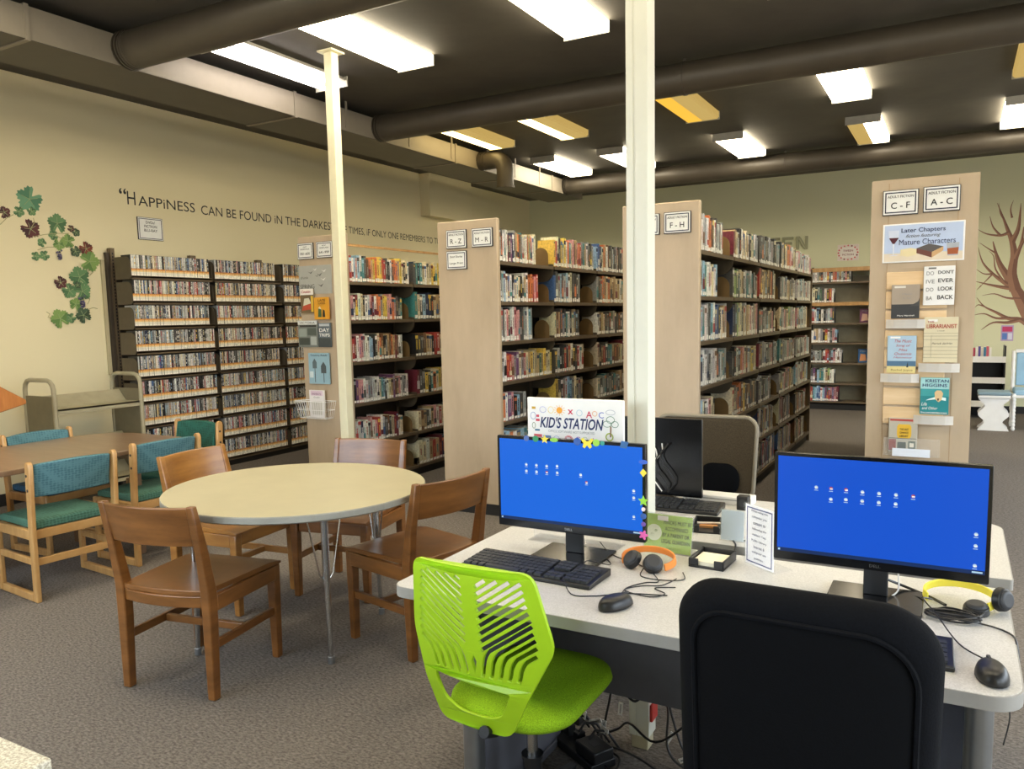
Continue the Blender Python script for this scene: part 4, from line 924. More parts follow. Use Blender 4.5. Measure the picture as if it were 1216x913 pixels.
def mouse(label, x, y, rz):
    t = thing('computer_mouse', label, 'mouse', (x, y, DT), rz)
    mb = MB(); nu, nv = 20, 8; vs = []
    for j in range(nv+1):
        f = j/nv
        for i in range(nu):
            a = 2*PI*i/nu; rx = .031*(1-.12*math.sin(a)); ry = .056
            s = math.cos(f*PI/2)**.55 if f < 1 else 0.001
            vs.append((rx*s*math.cos(a), ry*s*math.sin(a)+(-.006*f), .003+.031*math.sin(f*PI/2)))
    fs = [(j*nu+i, j*nu+(i+1) % nu, (j+1)*nu+(i+1) % nu, (j+1)*nu+i) for j in range(nv) for i in range(nu)]+[list(range(nu))[::-1]]
    mb.add(vs, fs, M['black']); mb.build('mouse_shell', t, smooth='all')
    MB().box(-.004, .004, .02, .040, .026, .0335, M['key']).build('scroll_wheel', t, bevel=.002)
    return t
mo1 = mouse('black computer mouse beside the kids station keyboard', -.755, 1.83, R(-24))
mo2 = mouse('black computer mouse at the right desk corner', .088, 1.80, R(8))
def cable(label, pts, r=.0017, parent=None, name='cable', mat='black'):
    P = [Vector(p) for p in pts]; fine = []
    for i in range(len(P)-1):
        p0, p1, p2, p3 = P[max(i-1, 0)], P[i], P[i+1], P[min(i+2, len(P)-1)]
        for k in range(6):
            f = k/6; fine.append(.5*((2*p1)+(-p0+p2)*f+(2*p0-5*p1+4*p2-p3)*f*f+(-p0+3*p1-3*p2+p3)*f**3))
    fine.append(P[-1])
    if parent is not None:
        mw = Matrix.Translation(parent.location) @ Matrix.Rotation(parent.rotation_euler.z, 4, 'Z'); fine = [mw.inverted() @ p for p in fine]
    o = MB().tube(fine, r, M[mat], 6).build(name, parent, smooth=True)
    if parent is None: tag(o, label, 'cable')
    return o
z_ = DT+.003
cable('', [(-.765, 1.885, DT+.012), (-.78, 1.97, z_), (-.75, 2.03, z_), (-.72, 2.06, z_), (-.80, 2.16, z_), (-.93, 2.23, z_), (-1.0, 2.29, DT+.02)], parent=mo1)
cable('', [(.08, 1.86, DT+.012), (.03, 1.95, z_), (-.02, 2.05, DT+.03), (-.05, 2.12, DT+.04), (-.03, 2.18, DT+.02), (-.09, 2.24, z_)], parent=mo2)
cable('thin black cable looping over the kids station keyboard', [(-.95, 1.93, DT+.03), (-.93, 2.0, DT+.03), (-.95, 2.08, DT+.025), (-.90, 2.14, z_), (-1.0, 2.25, z_), (-1.1, 2.3, z_)])
cable('thin black cable lying on the desk between keyboard and mouse', [(-.96, 1.93, DT+.024), (-.90, 1.86, z_), (-.84, 1.87, z_), (-.80, 1.90, z_), (-.76, 1.93, z_), (-.66, 1.96, z_)])
cable('black cable bundle behind the right blue monitor', [(-.16, 2.22, DT+.05), (-.10, 2.27, DT+.015), (-.04, 2.25, z_), (.0, 2.2, z_)], .004)
cable('white cable hanging beside the right monitor neck', [(-.12, 2.2, DT+.12), (-.11, 2.21, DT+.03), (-.13, 2.2, z_)], .002, mat='white')
# headphones
def headphones(label, x, y, rz, col, cups):
    t = thing('headphones', label, 'headphones', (x, y, DT), rz)
    mb = MB(); pts = []; n = 28
    for k in range(n+1):
        a = R(-35+250*k/n); pts.append((.082*math.cos(a), .062*math.sin(a), .022+.012*math.sin(a)))
    mb.tube(pts, [1]*len(pts), flat(col), rect=(.0055, .022)); mb.build('headband', t, bevel=.002)
    for cx, cy, cz, a, tl in cups:
        Mx = Matrix.Translation((cx, cy, cz)) @ Matrix.Rotation(R(a), 4, 'Z') @ Matrix.Rotation(R(tl), 4, 'X')
        mb = MB(); mb.cyl(0, 0, -.011, .008, .031, M['black'], 24, .028, M4=Mx); mb.cyl(0, 0, .008, .016, .027, M['key'], 24, .020, M4=Mx); mb.build('ear_pad', t, bevel=.003)
    return t
h1 = headphones('orange banded headphones lying on the desk beside the green sign', -.795, 2.185, R(-5), '#e98a3a', [(-.036, -.040, .026, -35, 48), (.036, -.046, .026, 35, 48)])
cable('', [(-.79, 2.13, DT+.01), (-.78, 2.08, z_), (-.72, 2.07, z_), (-.66, 2.10, z_), (-.68, 2.16, z_)], parent=h1)
cable('', [(-.68, 2.10, z_), (-.70, 2.03, z_), (-.75, 2.0, z_), (-.78, 1.95, z_), (-.70, 1.93, z_), (-.67, 1.97, z_), (-.71, 2.0, z_), (-.66, 2.03, z_)], .0016, parent=h1)
h2 = headphones('yellow banded headphones lying at the right end of the desk', .03, 2.235, R(-8), '#efe04a', [(.045, -.052, .013, 0, 8), (.098, -.012, .034, 62, 80)])
rr = random.Random(5); pts = []
for k in range(60):
    a = k*.9; pts.append((.015+.065*math.cos(a)*(1-.2*rr.random()), 2.105+.03*math.sin(a)*(1-.3*rr.random())+.01*math.sin(k*.3), DT+.006+.014*rr.random()))
cable('', [(.09, 2.19, DT+.01)]+pts+[(.12, 2.08, z_), (.147, 2.0, DT-.01), (.150, 1.98, DT-.12)], .0022, parent=h2)

# little note trays
def tray(label, x, y, rz, pap, plabel):
    t = thing('note_tray', label, 'tray', (x, y, DT), rz); k = M['black']; W, D = .108, .128
    mb = MB(); mb.box(-W/2, W/2, -D/2, D/2, 0, .006, k); mb.box(-W/2, -W/2+.006, -D/2, D/2, .006, .028, k); mb.box(W/2-.006, W/2, -D/2, D/2, .006, .028, k); mb.box(-W/2, W/2, D/2-.006, D/2, .006, .03, k)
    mb.box(-W/2, -W/2+.03, -D/2, -D/2+.006, .006, .028, k); mb.box(W/2-.03, W/2, -D/2, -D/2+.006, .006, .028, k); mb.build('tray_shell', t, bevel=.002)
    p = thing('note_paper', plabel, 'paper', (x, y, DT+.006), rz)
    if pap == 'stack': MB().box(-W/2+.009, W/2-.009, -D/2+.01, D/2-.02, 0, .012, M['cream_paper']).build('paper_stack', p)
    else: MB().box(-.03, .03, -.012, .012, 0, .008, flat('#c98d55')).tube([(-.04, .005, .012), (.04, .012, .014)], .004, flat('#e0d4c4'), 8).build('pencil_pile', p)
tray('black note tray holding cream paper beside the headphones', -.628, 2.29, R(-3), 'stack', 'stack of cream note paper in the black tray on the front desk')
tray('black note tray with tan pencils on the rear desk', -.745, 2.66, R(8), 'pens', 'tan pencils lying in the black tray on the rear desk')
# acrylic sign holders
def acrylic(label, x, y, rz, w, h, lean, sheet, items, border=None, name='desk_sign', pics=()):
    t = thing(name, label, 'sign', (x, y, DT), rz)
    ac = M['acrylic']; A = Matrix.Rotation(R(-lean), 4, 'X')
    mb = MB(); mb.box(-w/2, w/2, -.0045, -.003, 0, h, ac, A); mb.box(-w/2, w/2, .0015, .003, 0, h, ac, A); mb.box(-w/2, w/2, -.0, .07, 0, .0025, ac); mb.build('clear_holder', t)
    s = MB().box(-w/2+.004, w/2-.004, -.0008, .0008, .004, h-.004, flat(sheet), A).build('printed_sheet', t)
    mb = MB()
    if border:
        q, b = .010, .0035
        for (x0, x1, z0, z1) in ((-w/2+q, w/2-q, h-q-b, h-q), (-w/2+q, w/2-q, q, q+b), (-w/2+q, -w/2+q+b, q, h-q), (w/2-q-b, w/2-q, q, h-q)): mb.box(x0, x1, -.0012, -.0009, z0, z1, flat(border), A)
        mb.build('printed_border', s)
    for (cx, cz, r, c) in pics:
        mb = MB(); mb.cyl(0, 0, 0, .0003, r, flat(c), 24, M4=A @ Matrix.Translation((cx, -.0010, cz)) @ Matrix.Rotation(R(90), 4, 'X')); mb.build('printed_badge', s)
    lt = letters(items, s, -.0018); lt.rotation_euler = (R(-lean), 0, 0)
    return t
acrylic('green sign about minors and guardians in a clear holder beside the stickered monitor', -.785, 2.325, R(-3), .165, .125, 10, '#9fc25a',
    [('MINORS MUST BE', .030, .098, .012, .092, ink, True), ('ACCOMPANIED', .028, .078, .012, .076, ink, True), ('BY A PARENT OR', .027, .058, .012, .090, ink, True), ('LEGAL GUARDIAN', .027, .038, .012, .094, ink, True), ('THANK YOU', .022, .016, .006, .05, flat('#6d8a38'), False)], pics=((-.047, .062, .026, '#dfe8cf'), (-.053, .055, .006, '#8aa070'), (-.041, .068, .005, '#8aa070')))
MBt = MB().box(-.02, .015, -.0265, -.0255, .113, .128, M['white']).build('paper_tab', bpy.data.objects['desk_sign'])
pol = [(a, b, c*1.12, d*1.1, e*1.15) for a, b, c, d, e in [('When using this', .0, .150, .0075, .062), ('computer you', 0, .134, .0075, .055), ('consent to', 0, .118, .0075, .045), ('following the', 0, .102, .0075, .052), ('Addison Twp.', 0, .086, .0075, .052), ('Public Library', 0, .070, .0075, .056), ('internet &', 0, .054, .0075, .04), ('computer use', 0, .038, .0075, .052), ('policies.', 0, .022, .0075, .034)]]
acrylic('clear stand holding a white notice with navy border about computer use', -.492, 2.303, R(-36), .128, .188, 0, '#f0f0f4', [(a, b, c, d, e, M['navyink'], True) for a, b, c, d, e in pol], border='#26337a')
acrylic('pale blue backed notice standing on the rear desk', -.632, 2.54, R(-3), .084, .108, 4, '#c9d6e2', [], name='desk_sign')
t = thing('desk_sign', 'tall narrow clear stand seen edge-on beside the right blue monitor', 'sign', (-.492, 2.60, DT))
MB().box(-.012, .012, -.002, .002, 0, .30, M['acrylic']).box(-.03, .03, -.03, .05, 0, .003, M['acrylic']).build('clear_holder', t); MB().box(-.010, .010, -.0035, -.0022, .16, .29, M['pale']).build('printed_sheet', t)
# the webcam like block and white box on the rear desk
t = thing('white_box', 'long low white box on the rear desk before the mesh chair', 'box', (-.80, 3.075, DT)); MB().box(-.16, .12, -.04, .04, 0, .032, M['white']).build('box_body', t, bevel=.004); MB().box(-.155, .115, -.042, -.04, .018, .021, M['grey']).build('lid_seam', t)
t = thing('speaker_cube', 'small black cube on the rear desk right of the keyboard', 'speaker', (-.700, 2.985, DT)); MB().box(-.022, .022, -.022, .022, 0, .055, M['black']).build('case', t, bevel=.004); MB().cyl(0, 0, 0, .001, .015, M['key'], 16, M4=Matrix.Translation((0, -.022, .028)) @ Matrix.Rotation(R(90), 4, 'X')).build('grille', t)
o = cable('bent black cable running off the rear desk toward the note tray', [(-.52, 2.60, z_), (-.60, 2.555, z_), (-.63, 2.55, z_), (-.61, 2.50, DT+.002), (-.61, 2.47, DT-.02)], .003)

# KID'S STATION sign
t = thing('station_sign', "white KID'S STATION sign with colourful doodles above the stickered monitor", 'sign', (-1.098, 2.31, DT))
SX0, SX1, SZ0, SZ1 = -.175, .175, .20, .485
MB().box(SX0, SX1, 0, .012, SZ0+.105, SZ1, M['white']).build('board', t, bevel=.003)
MB().box(-.16, .16, .003, .006, .0, SZ0+.105, M['acrylic']).box(-.16, .16, -.04, .05, 0, .003, M['acrylic']).build('clear_stand', t)
zc = .405
letters([("KID'S STATION", -.010, zc-.002, .038, .232, M['navyink'], .022, .25), ('OFFICE SOFTWARE NOT SUPPORTED', -.01, zc-.031, .008, .17, M['grey'], False), ('A', .055, zc+.030, .022, .022, flat('#c8405a'), True), ('C', .098, zc+.030, .020, .018, flat('#5a6ab8'), False), ('S', .015, zc-.055, .02, .015, flat('#9c7ac0'), False), ('Aa', .075, zc-.055, .018, .03, flat('#c8a0a8'), False), ('x', -.012, zc+.036, .016, .02, flat('#c8304a'), True)], t, -.0012)
def ring(mb, cx, cz, rx, rz2, c, w=.0009): mb.tube([(cx+rx*math.cos(a*PI/8), -.0008, cz+rz2*math.sin(a*PI/8)) for a in range(16)], w, flat(c), 4, closed=True)
mb = MB(); ring(mb, .118, zc+.002, .014, .010, '#4f7d5a'); ring(mb, .145, zc+.002, .012, .010, '#4f7d5a'); ring(mb, .130, zc+.016, .014, .011, '#4f7d5a')
mb.tube([(.131, -.0008, zc-.005), (.130, -.0008, zc-.040)], .0025, flat('#8a6a4a'), 5); ring(mb, .126, zc-.040, .012, .012, '#9aa83a', .002); mb.build('tree_doodle', t)
mb = MB(); mb.cyl(0, 0, 0, .0008, .011, flat('#e8a030'), 16, M4=Matrix.Translation((-.053, -.0002, zc+.040)) @ Matrix.Rotation(R(90), 4, 'X'))
for a in range(12): mb.tube([(-.053+.014*math.cos(a*PI/6), -.0006, zc+.040+.012*math.sin(a*PI/6)), (-.053+.022*math.cos(a*PI/6), -.0006, zc+.040+.018*math.sin(a*PI/6))], .0008, flat('#e8b050'), 4)
mb.build('sun_doodle', t)
mb = MB()
for x, z, w, h, c in ((-.135, zc-.052, .030, .016, '#c8505a'), (-.100, zc-.055, .028, .016, '#5878a8'), (-.150, zc+.045, .014, .008, '#c8a030'), (-.135, zc+.018, .010, .008, '#c84a5a'), (-.135, zc+.004, .014, .008, '#c84a5a'), (-.137, zc-.030, .018, .006, '#3a6a8a')): mb.box(x-w/2, x+w/2, -.0008, 0, z-h/2, z+h/2, flat(c))
for cx, cz, rx, rz2, c in ((-.152, zc+.018, .010, .012, '#8a9ac0'), (-.150, zc-.015, .006, .01, '#7a8a5a'), (-.115, zc+.040, .012, .010, '#b0b0d8'), (-.085, zc+.040, .010, .011, '#e8d080'), (.02, zc+.034, .010, .01, '#b0c8d8'), (.075, zc+.034, .008, .008, '#e0a060'), (.13, zc+.04, .016, .008, '#b0b0b8'), (-.065, zc-.055, .010, .008, '#8aa0c0'), (-.02, zc-.052, .013, .008, '#c83a4a'), (-.02, zc-.052, .009, .005, '#c83a4a'), (.04, zc-.055, .008, .01, '#b0c090')): ring(mb, cx, cz, rx, rz2, c)
mb.build('small_doodles', t)

# ------------------------------------------------------------------ lime swivel chair
def star_base(t, mat, r=.28, z=.05, rot0=18):
    for k in range(5):
        a = R(72*k+rot0); mb = MB(); mb.tube([(0, 0, z+.055), (r*.5*math.cos(a), r*.5*math.sin(a), z+.045), (r*math.cos(a), r*math.sin(a), z+.015)], [1, .9, .6], mat, rect=(.04, .03)); s = mb.build('base_spoke', t, bevel=.004)
        mb = MB(); mb.cyl(0, 0, -.02, .02, .025, M['black'], 14, M4=Matrix.Translation((r*math.cos(a), r*math.sin(a), .0255)) @ Matrix.Rotation(a, 4, 'Z') @ Matrix.Rotation(R(90), 4, 'X')); mb.build('caster', s)
t = thing('swivel_chair', 'lime green swivel chair with patterned plastic back at the kids station', 'chair', (-1.03, 1.86, 0), R(0))
star_base(t, M['black'], .27, rot0=-54)
MB().cyl(0, 0, .08, .24, .028, M['black'], 18).cyl(0, 0, .24, .25, .032, M['black'], 18).build('gas_lift_sleeve', t, smooth=True); MB().cyl(0, 0, .25, .40, .016, M['chrome'], 16).build('gas_lift', t, smooth=True)
MB().box(-.09, .09, -.1, .1, .395, .42, M['black']).tube([(0, -.08, .41), (0, -.20, .415), (0, -.255, .44)], .016, M['black'], 10).build('seat_plate', t)
mb = MB(); P = rrect(-.178, .198, -.235, .222, [.12, .12, .13, .13], 8)
def ringz(sc, z): return [(p[0]*sc, p[1]*sc, z) for p in P]
lv = [(.80, .434), (.95, .440), (1.0, .455), (.98, .472), (.90, .482), (.6, .486), (.25, .480)]; n = len(P); vs = [v for s2, z in lv for v in ringz(s2, z)]
mb.add(vs, [list(range(n))[::-1]]+[(i*n+k, i*n+(k+1) % n, (i+1)*n+(k+1) % n, (i+1)*n+k) for i in range(len(lv)-1) for k in range(n)]+[[(len(lv)-1)*n+k for k in range(n)]], M['limefab']); mb.build('seat', t, smooth='all')
# back: plate with slots, cut as a filled curve and then bent
def hexback():
    cu = bpy.data.curves.new('b', 'CURVE'); cu.dimensions = '2D'; cu.fill_mode = 'BOTH'; cu.extrude = .0045; cu.bevel_depth = .001; cu.bevel_resolution = 0
    def spl(pts):
        s = cu.splines.new('POLY'); s.points.add(len(pts)-1)
        for i, p in enumerate(pts): s.points[i].co = (p[0], p[1], 0, 1)
        s.use_cyclic_u = True
    def rounded(pts, r, n=6):
        out = []; m = len(pts)
        for i in range(m):
            p0, p1, p2 = Vector(pts[i-1]), Vector(pts[i]), Vector(pts[(i+1) % m]); a = (p0-p1).normalized(); b = (p2-p1).normalized()
            rr = r[i] if isinstance(r, list) else r
            A, B = p1+a*rr, p1+b*rr
            for k in range(n+1):
                f = k/n; out.append(tuple((1-f)**2*A+2*f*(1-f)*p1+f*f*B))
        return out
    def dens(pts, st=.02):
        out = []
        for i in range(len(pts)):
            a, b = Vector(pts[i]), Vector(pts[(i+1) % len(pts)]); k = max(1, int((b-a).length/st))
            for j in range(k): out.append(tuple(a+(b-a)*j/k))
        return out
    spl(dens(rounded([(-.172, .895), (.172, .895), (.212, .70), (.070, .432), (-.148, .436), (-.198, .70)], [.035, .035, .03, .03, .03, .03])))
    # lower window
    spl(dens(rounded([(-.135, .588), (-.118, .510), (-.070, .482), (.020, .478), (.060, .495), (.095, .570), (-.02, .578)], [.012, .02, .02, .02, .02, .012, .04])))
    def slot(path, w=.0060):
        P = [Vector(p) for p in path]; L, Q = [], []
        for i, p in enumerate(P):
            a = P[max(i-1, 0)]; b = P[min(i+1, len(P)-1)]; d = (b-a).normalized(); nn = Vector((-d.y, d.x)); L.append(tuple(p+nn*w)); Q.append(tuple(p-nn*w))
        spl(dens(L+Q[::-1]))
    def xlim(z): return (.170+(.895-z)/(.195)*.033 if z > .70 else .203-(.70-z)/.255*.11)-.030
    for s in (-1, 1):
        # straight diagonal slots
        for i in range(9):
            z0 = .858-.021*i-(.012 if s > 0 else 0); x0 = .020 if i < 8 else .022; d = (.80, .55)
            k = 0
            while k < .3 and x0+d[0]*k < xlim(min(.87, z0+d[1]*k)) and z0+d[1]*k < .868: k += .004
            if k > .012: slot([(s*x0, z0), (s*(x0+d[0]*k), z0+d[1]*k)])
        for j in range(5):
            xb = .028+.024*j; zb = .605; zt = .665-.004*j-.0; x1, z1 = xb+.018+.0, zt+.022
            path = [(s*(xb-.006), zb), (s*xb, zt-.03), (s*(xb+.004), zt-.012), (s*(xb+.010), zt+.002), (s*x1, z1-.008)]
            k = 0; d = (.80, .55)
            while x1+d[0]*k < xlim(z1+d[1]*k): k += .004
            if k > .01: path.append((s*(x1+d[0]*k), z1-.008+d[1]*k))
            slot(path)
    spl(dens([(0, .665), (.008, .645), (.0, .605), (-.008, .645)]))
    o = bpy.data.objects.new('b', cu); C.objects.link(o); bpy.context.view_layer.update()
    me = bpy.data.meshes.new_from_object(o.evaluated_get(bpy.context.evaluated_depsgraph_get())); bpy.data.objects.remove(o)
    for v in me.vertices:
        x, z, d = v.co.x, v.co.y, v.co.z
        y = -.275-d+.75*x*x-.12*(z-.55)+(.2*max(0, .56-z))
        v.co = (x, y, z)
    me.materials.clear(); me.materials.append(M['lime']); return me
me = hexback(); bo = bpy.data.objects.new('backrest', me); C.objects.link(bo); bo.parent = t

# ------------------------------------------------------------------ black office chair
t = thing('office_chair', 'large black fabric office chair with its back to us, before the right screen', 'chair', (-.195, 1.50, 0), 0)
star_base(t, M['black'], .30)
MB().cyl(0, 0, .1, .42, .03, M['black'], 16).build('gas_lift', t, smooth=True)
mb = MB(); P = rrect(-.235, .235, -.20, .18, .08, 8); n = len(P)
lv = [(.9, .42), (1, .44), (1.0, .475), (.95, .495), (.6, .50)]; vs = [(p[0]*s2, p[1]*s2, z) for s2, z in lv for p in P]
mb.add(vs, [list(range(n))[::-1]]+[(i*n+k, i*n+(k+1) % n, (i+1)*n+(k+1) % n, (i+1)*n+k) for i in range(len(lv)-1) for k in range(n)]+[[(len(lv)-1)*n+k for k in range(n)]], M['blackfab2']); mb.build('seat', t, smooth='all')
def pad(name, x0, x1, z0, z1, r, ycen, th, mat, bulge=.03, lean=.07, curve=.6, parent=t, flare=0):
    P = rrect(x0, x1, z0, z1, r, 10); n = len(P); cx, cz = (x0+x1)/2, (z0+z1)/2
    prof = [(.0, -1), (.35, -1), (.7, -.98), (.88, -.88), (.96, -.6), (1, -.15), (1, .15), (.96, .6), (.88, .88), (.7, .98), (.35, 1), (0, 1)]
    vs = []
    for s2, u in prof:
        for p in P:
            x = cx+(p[0]-cx)*s2*(1+flare*(p[1]-cz)); z = cz+(p[1]-cz)*s2; vs.append((x, ycen+u*th/2+curve*(x-cx)**2-lean*(z-z0), z))
    mb = MB(); mb.add(vs, [(i*n+k, i*n+(k+1) % n, (i+1)*n+(k+1) % n, (i+1)*n+k) for i in range(len(prof)-1) for k in range(n)], mat); return mb.build(name, parent, smooth='all')
pad('backrest', -.222, .196, .50, 1.045, [.10, .085, .10, .10], -.185, .085, M['blackfab2'], lean=.06, flare=.06)
pad('back_panel', -.180, .160, .54, 1.0, [.085, .06, .08, .08], -.222, .03, M['blackfab'], lean=.06, flare=.06)
P = rrect(-.183, .163, .537, 1.003, [.087, .062, .08, .08], 10); MB().tube([((-.01+(p[0]+.01)*(1+.06*(p[1]-.77))), -.230+.6*(p[0]+.01)**2-.06*(p[1]-.54), p[1]) for p in P], .0045, M['blackfab2'], 6, closed=True).build('piping', t, smooth=True)
MB().box(-.035, .035, -.25, -.23, .40, .62, M['black']).box(-.035, .035, -.24, .0, .40, .42, M['black']).build('back_bar', t, bevel=.004)

# ------------------------------------------------------------------ mesh chair behind the rear desk
t = thing('mesh_chair', 'taupe mesh backed office chair behind the rear desk', 'chair', (-1.06, 3.55, 0), R(184))
star_base(t, M['black'], .30)
MB().cyl(0, 0, .1, .42, .03, M['black'], 16).build('gas_lift', t, smooth=True)
pad('seat', -.23, .23, -.22, .22, .08, 0, .07, M['blackfab2'], parent=t, lean=0, curve=0).matrix_local = Matrix.Translation((0, 0, .46)) @ Matrix.Rotation(R(-90), 4, 'X')
pad('backrest', -.24, .24, .56, .985, [.06, .06, .09, .09], -.23, .02, M['mesh'], parent=t, lean=.08, flare=.16)
mb = MB(); P = rrect(-.242, .242, .558, .987, [.06, .06, .09, .09], 10); mb.tube([(p[0]*(1+.16*(p[1]-.7725)), -.23+.6*p[0]**2-.08*(p[1]-.56), p[1]) for p in P], .010, flat('#857c6a'), 8, closed=True); mb.build('back_rim', t, smooth=True)
pad('lumbar_pad', -.17, .03, .60, .76, .07, -.205, .03, M['blackfab'], parent=t, lean=.08)

# ------------------------------------------------------------------ clutter under the desk
t = thing('power_strip', 'long black power strip on the carpet under the kids station', 'power strip', (-1.13, 2.335, 0), R(-30))
MB().box(-.18, .18, -.05, .05, 0, .03, M['black']).build('strip_body', t, bevel=.004)
for i in range(5):
    mb = MB(); mb.box(-.14+.06*i-.014, -.14+.06*i+.014, -.016, .016, .035, .072, M['black']); mb.tube([(-.14+.06*i, 0, .07), (-.135+.06*i, .02, .10), (-.12+.06*i, .06, .09), (-.1+.06*i, .10, .02)], .005, M['black'], 8); p = mb.build('plug', t, bevel=.003)
    if i % 2 == 0:
        mb = MB(); mb.box(-.018, .018, -.001, .001, -.009, .009, M['white'], Matrix.Translation((-.12+.06*i, .05, .10)) @ Matrix.Rotation(.7*i+.4, 4, 'Y')); mb.build('paper_tag', p)
t = thing('power_adapter', 'black power adapter brick beside the power strip under the desk', 'power adapter', (-1.018, 2.268, 0.0302), R(-30))
MB().box(-.055, .055, -.04, .04, 0, .042, M['black']).build('brick', t, bevel=.005); MB().box(-.02, .02, -.015, .015, .042, .0425, M['key']).build('rating_plate', t)
t = thing('power_adapter', 'second flat black adapter behind the power strip', 'power adapter', (-1.22, 2.50, 0), R(-10)); MB().box(-.06, .06, -.03, .03, 0, .03, M['black']).build('brick', t, bevel=.005); MB().box(-.02, .02, -.012, .012, .03, .0305, M['white']).build('rating_plate', t)
rr = random.Random(9)
base = [([(-1.10, 2.36, .02), (-1.0, 2.42, .05), (-.93, 2.36, .12), (-.82, 2.32, .10), (-.70, 2.34, .20), (-.55, 2.40, .35), (-.45, 2.42, .55)], 'thick black cable rising from the power strip past the power pole'),
 ([(-1.06, 2.33, .02), (-.98, 2.34, .03), (-.88, 2.33, .02), (-.75, 2.26, .02), (-.6, 2.2, .02), (-.4, 2.15, .02)], 'black cable lying on the carpet across the foot of the power pole'),
 ([(-1.0, 2.46, .35), (-.98, 2.42, .22), (-.93, 2.40, .18), (-.90, 2.41, .20)], 'black cable hanging left of the power pole under the desk'),
 ([(-.86, 2.45, .28), (-.83, 2.44, .26), (-.80, 2.42, .15), (-.74, 2.40, .03), (-.66, 2.42, .01)], 'black cable hanging from the upper red socket'),
 ([(-.86, 2.45, .20), (-.82, 2.44, .16), (-.80, 2.38, .05), (-.72, 2.36, .01), (-.60, 2.42, .02), (-.5, 2.40, .1)], 'black cable hanging from the lower red socket'),
 ([(-1.04, 2.46, .40), (-1.03, 2.45, .2), (-1.05, 2.43, .05), (-1.02, 2.38, .01)], 'straight black cable drop beside the power pole'),
 ([(-1.0, 2.27, .02), (-.94, 2.24, .01), (-.95, 2.32, .01), (-1.02, 2.36, .01), (-1.05, 2.40, .03)], 'black cable curling round the adapter brick')]
for p, l in base:
    c = cable(l, p, .0042)
for (x, y, z, a, l) in ((-1.243, 2.387, .10, 1.0, 'white paper tag over the left end of the power strip'), (-1.06, 2.37, .09, 1.2, 'white paper tag lying over the adapter brick cable'), (-1.02, 2.35, .09, .2, 'small white paper tag standing behind the adapter brick'), (-.985, 2.42, .13, .1, 'upright white paper tag by the power pole'), (-.80, 2.40, .08, .5, 'white paper tag on the cable right of the power pole'), (-.74, 2.38, .03, 1.0, 'white paper tag lying right of the power pole foot')):
    t = thing('cable_tag', l, 'tag', (x, y, z)); MB().box(-.008, .008, -.001, .001, -.024, .024, M['white'], Matrix.Rotation(a, 4, 'Y')).build('tag_paper', t); MB().box(-.002, .002, -.0015, -.001, -.018, .018, M['grey'], Matrix.Rotation(a, 4, 'Y')).build('tag_print', t)
cable('thin black wires dangling off the right desk corner', [(.12, 2.02, .71), (.10, 1.95, .66), (.13, 1.9, .63), (.12, 1.88, .56)], .0015)

# service counter at the lower left corner
t = thing('service_counter', 'cream speckled counter corner at the bottom left photo edge', 'counter', (-2.3, -.6, 0))
MB().box(0, 1.304, 0, 1.133, .925, .95, M['counter']).build('countertop', t, bevel=.003)
MB().box(.0, 1.300, .0, 1.129, .0, .925, flat('#7c869c')).build('cabinet', t, bevel=.003)
# ------------------------------------------------------------------ camera, world
yaw, pit, rol = R(28.541), R(6.202), R(-1.069)
f = Vector((-math.sin(yaw)*math.cos(pit), math.cos(yaw)*math.cos(pit), -math.sin(pit)))
r0 = Vector((math.cos(yaw), math.sin(yaw), 0)); u0 = r0.cross(f)
rv = math.cos(rol)*r0+math.sin(rol)*u0; uv = -math.sin(rol)*r0+math.cos(rol)*u0
cam = bpy.data.cameras.new('camera'); co = bpy.data.objects.new('camera', cam); C.objects.link(co)
mw = Matrix.Identity(4)
for i in range(3): mw[i][0], mw[i][1], mw[i][2] = rv[i], uv[i], -f[i]
mw[2][3] = 1.5; co.matrix_world = mw
cam.sensor_width = 36; cam.lens = 928.55*36/1216; cam.shift_x = -(631.02-608)/1216; cam.shift_y = (475.38-456.5)/1216
cam.clip_start = .05
SC.camera = co
CAMP = Vector((0, 0, 1.5))
def proj(p):
    d = Vector(p)-CAMP; z = d.dot(f)
    return (631.02+928.55*d.dot(rv)/z, 475.38-928.55*d.dot(uv)/z, z)
w = bpy.data.worlds.new('daylight'); SC.world = w; w.use_nodes = True
bg = w.node_tree.nodes['Background']
WS = 9.5
nt = w.node_tree; tc = nt.nodes.new('ShaderNodeTexCoord'); sx = nt.nodes.new('ShaderNodeSeparateXYZ'); rp = nt.nodes.new('ShaderNodeValToRGB')
rp.color_ramp.elements[0].position = .48; rp.color_ramp.elements[0].color = (.30, .29, .27, 1); rp.color_ramp.elements[1].position = .56; rp.color_ramp.elements[1].color = (.80, .90, 1.0, 1)
mr = nt.nodes.new('ShaderNodeMapRange'); mr.inputs[1].default_value = -1; mr.inputs[2].default_value = 1
nt.links.new(tc.outputs['Generated'], sx.inputs[0]); nt.links.new(sx.outputs[2], mr.inputs[0]); nt.links.new(mr.outputs[0], rp.inputs[0]); nt.links.new(rp.outputs[0], bg.inputs[0])
bg.inputs[1].default_value = WS
SC.view_settings.view_transform = 'Standard'; SC.view_settings.look = 'None'; SC.view_settings.exposure = .04; SC.view_settings.gamma = 1
SC.view_settings.use_curve_mapping = False
SC.cycles.use_denoising = True; SC.cycles.max_bounces = 8; SC.cycles.diffuse_bounces = 4; SC.cycles.glossy_bounces = 3; SC.cycles.transparent_max_bounces = 12
SC.cycles.sample_clamp_indirect = 6; SC.cycles.caustics_reflective = False; SC.cycles.caustics_refractive = False

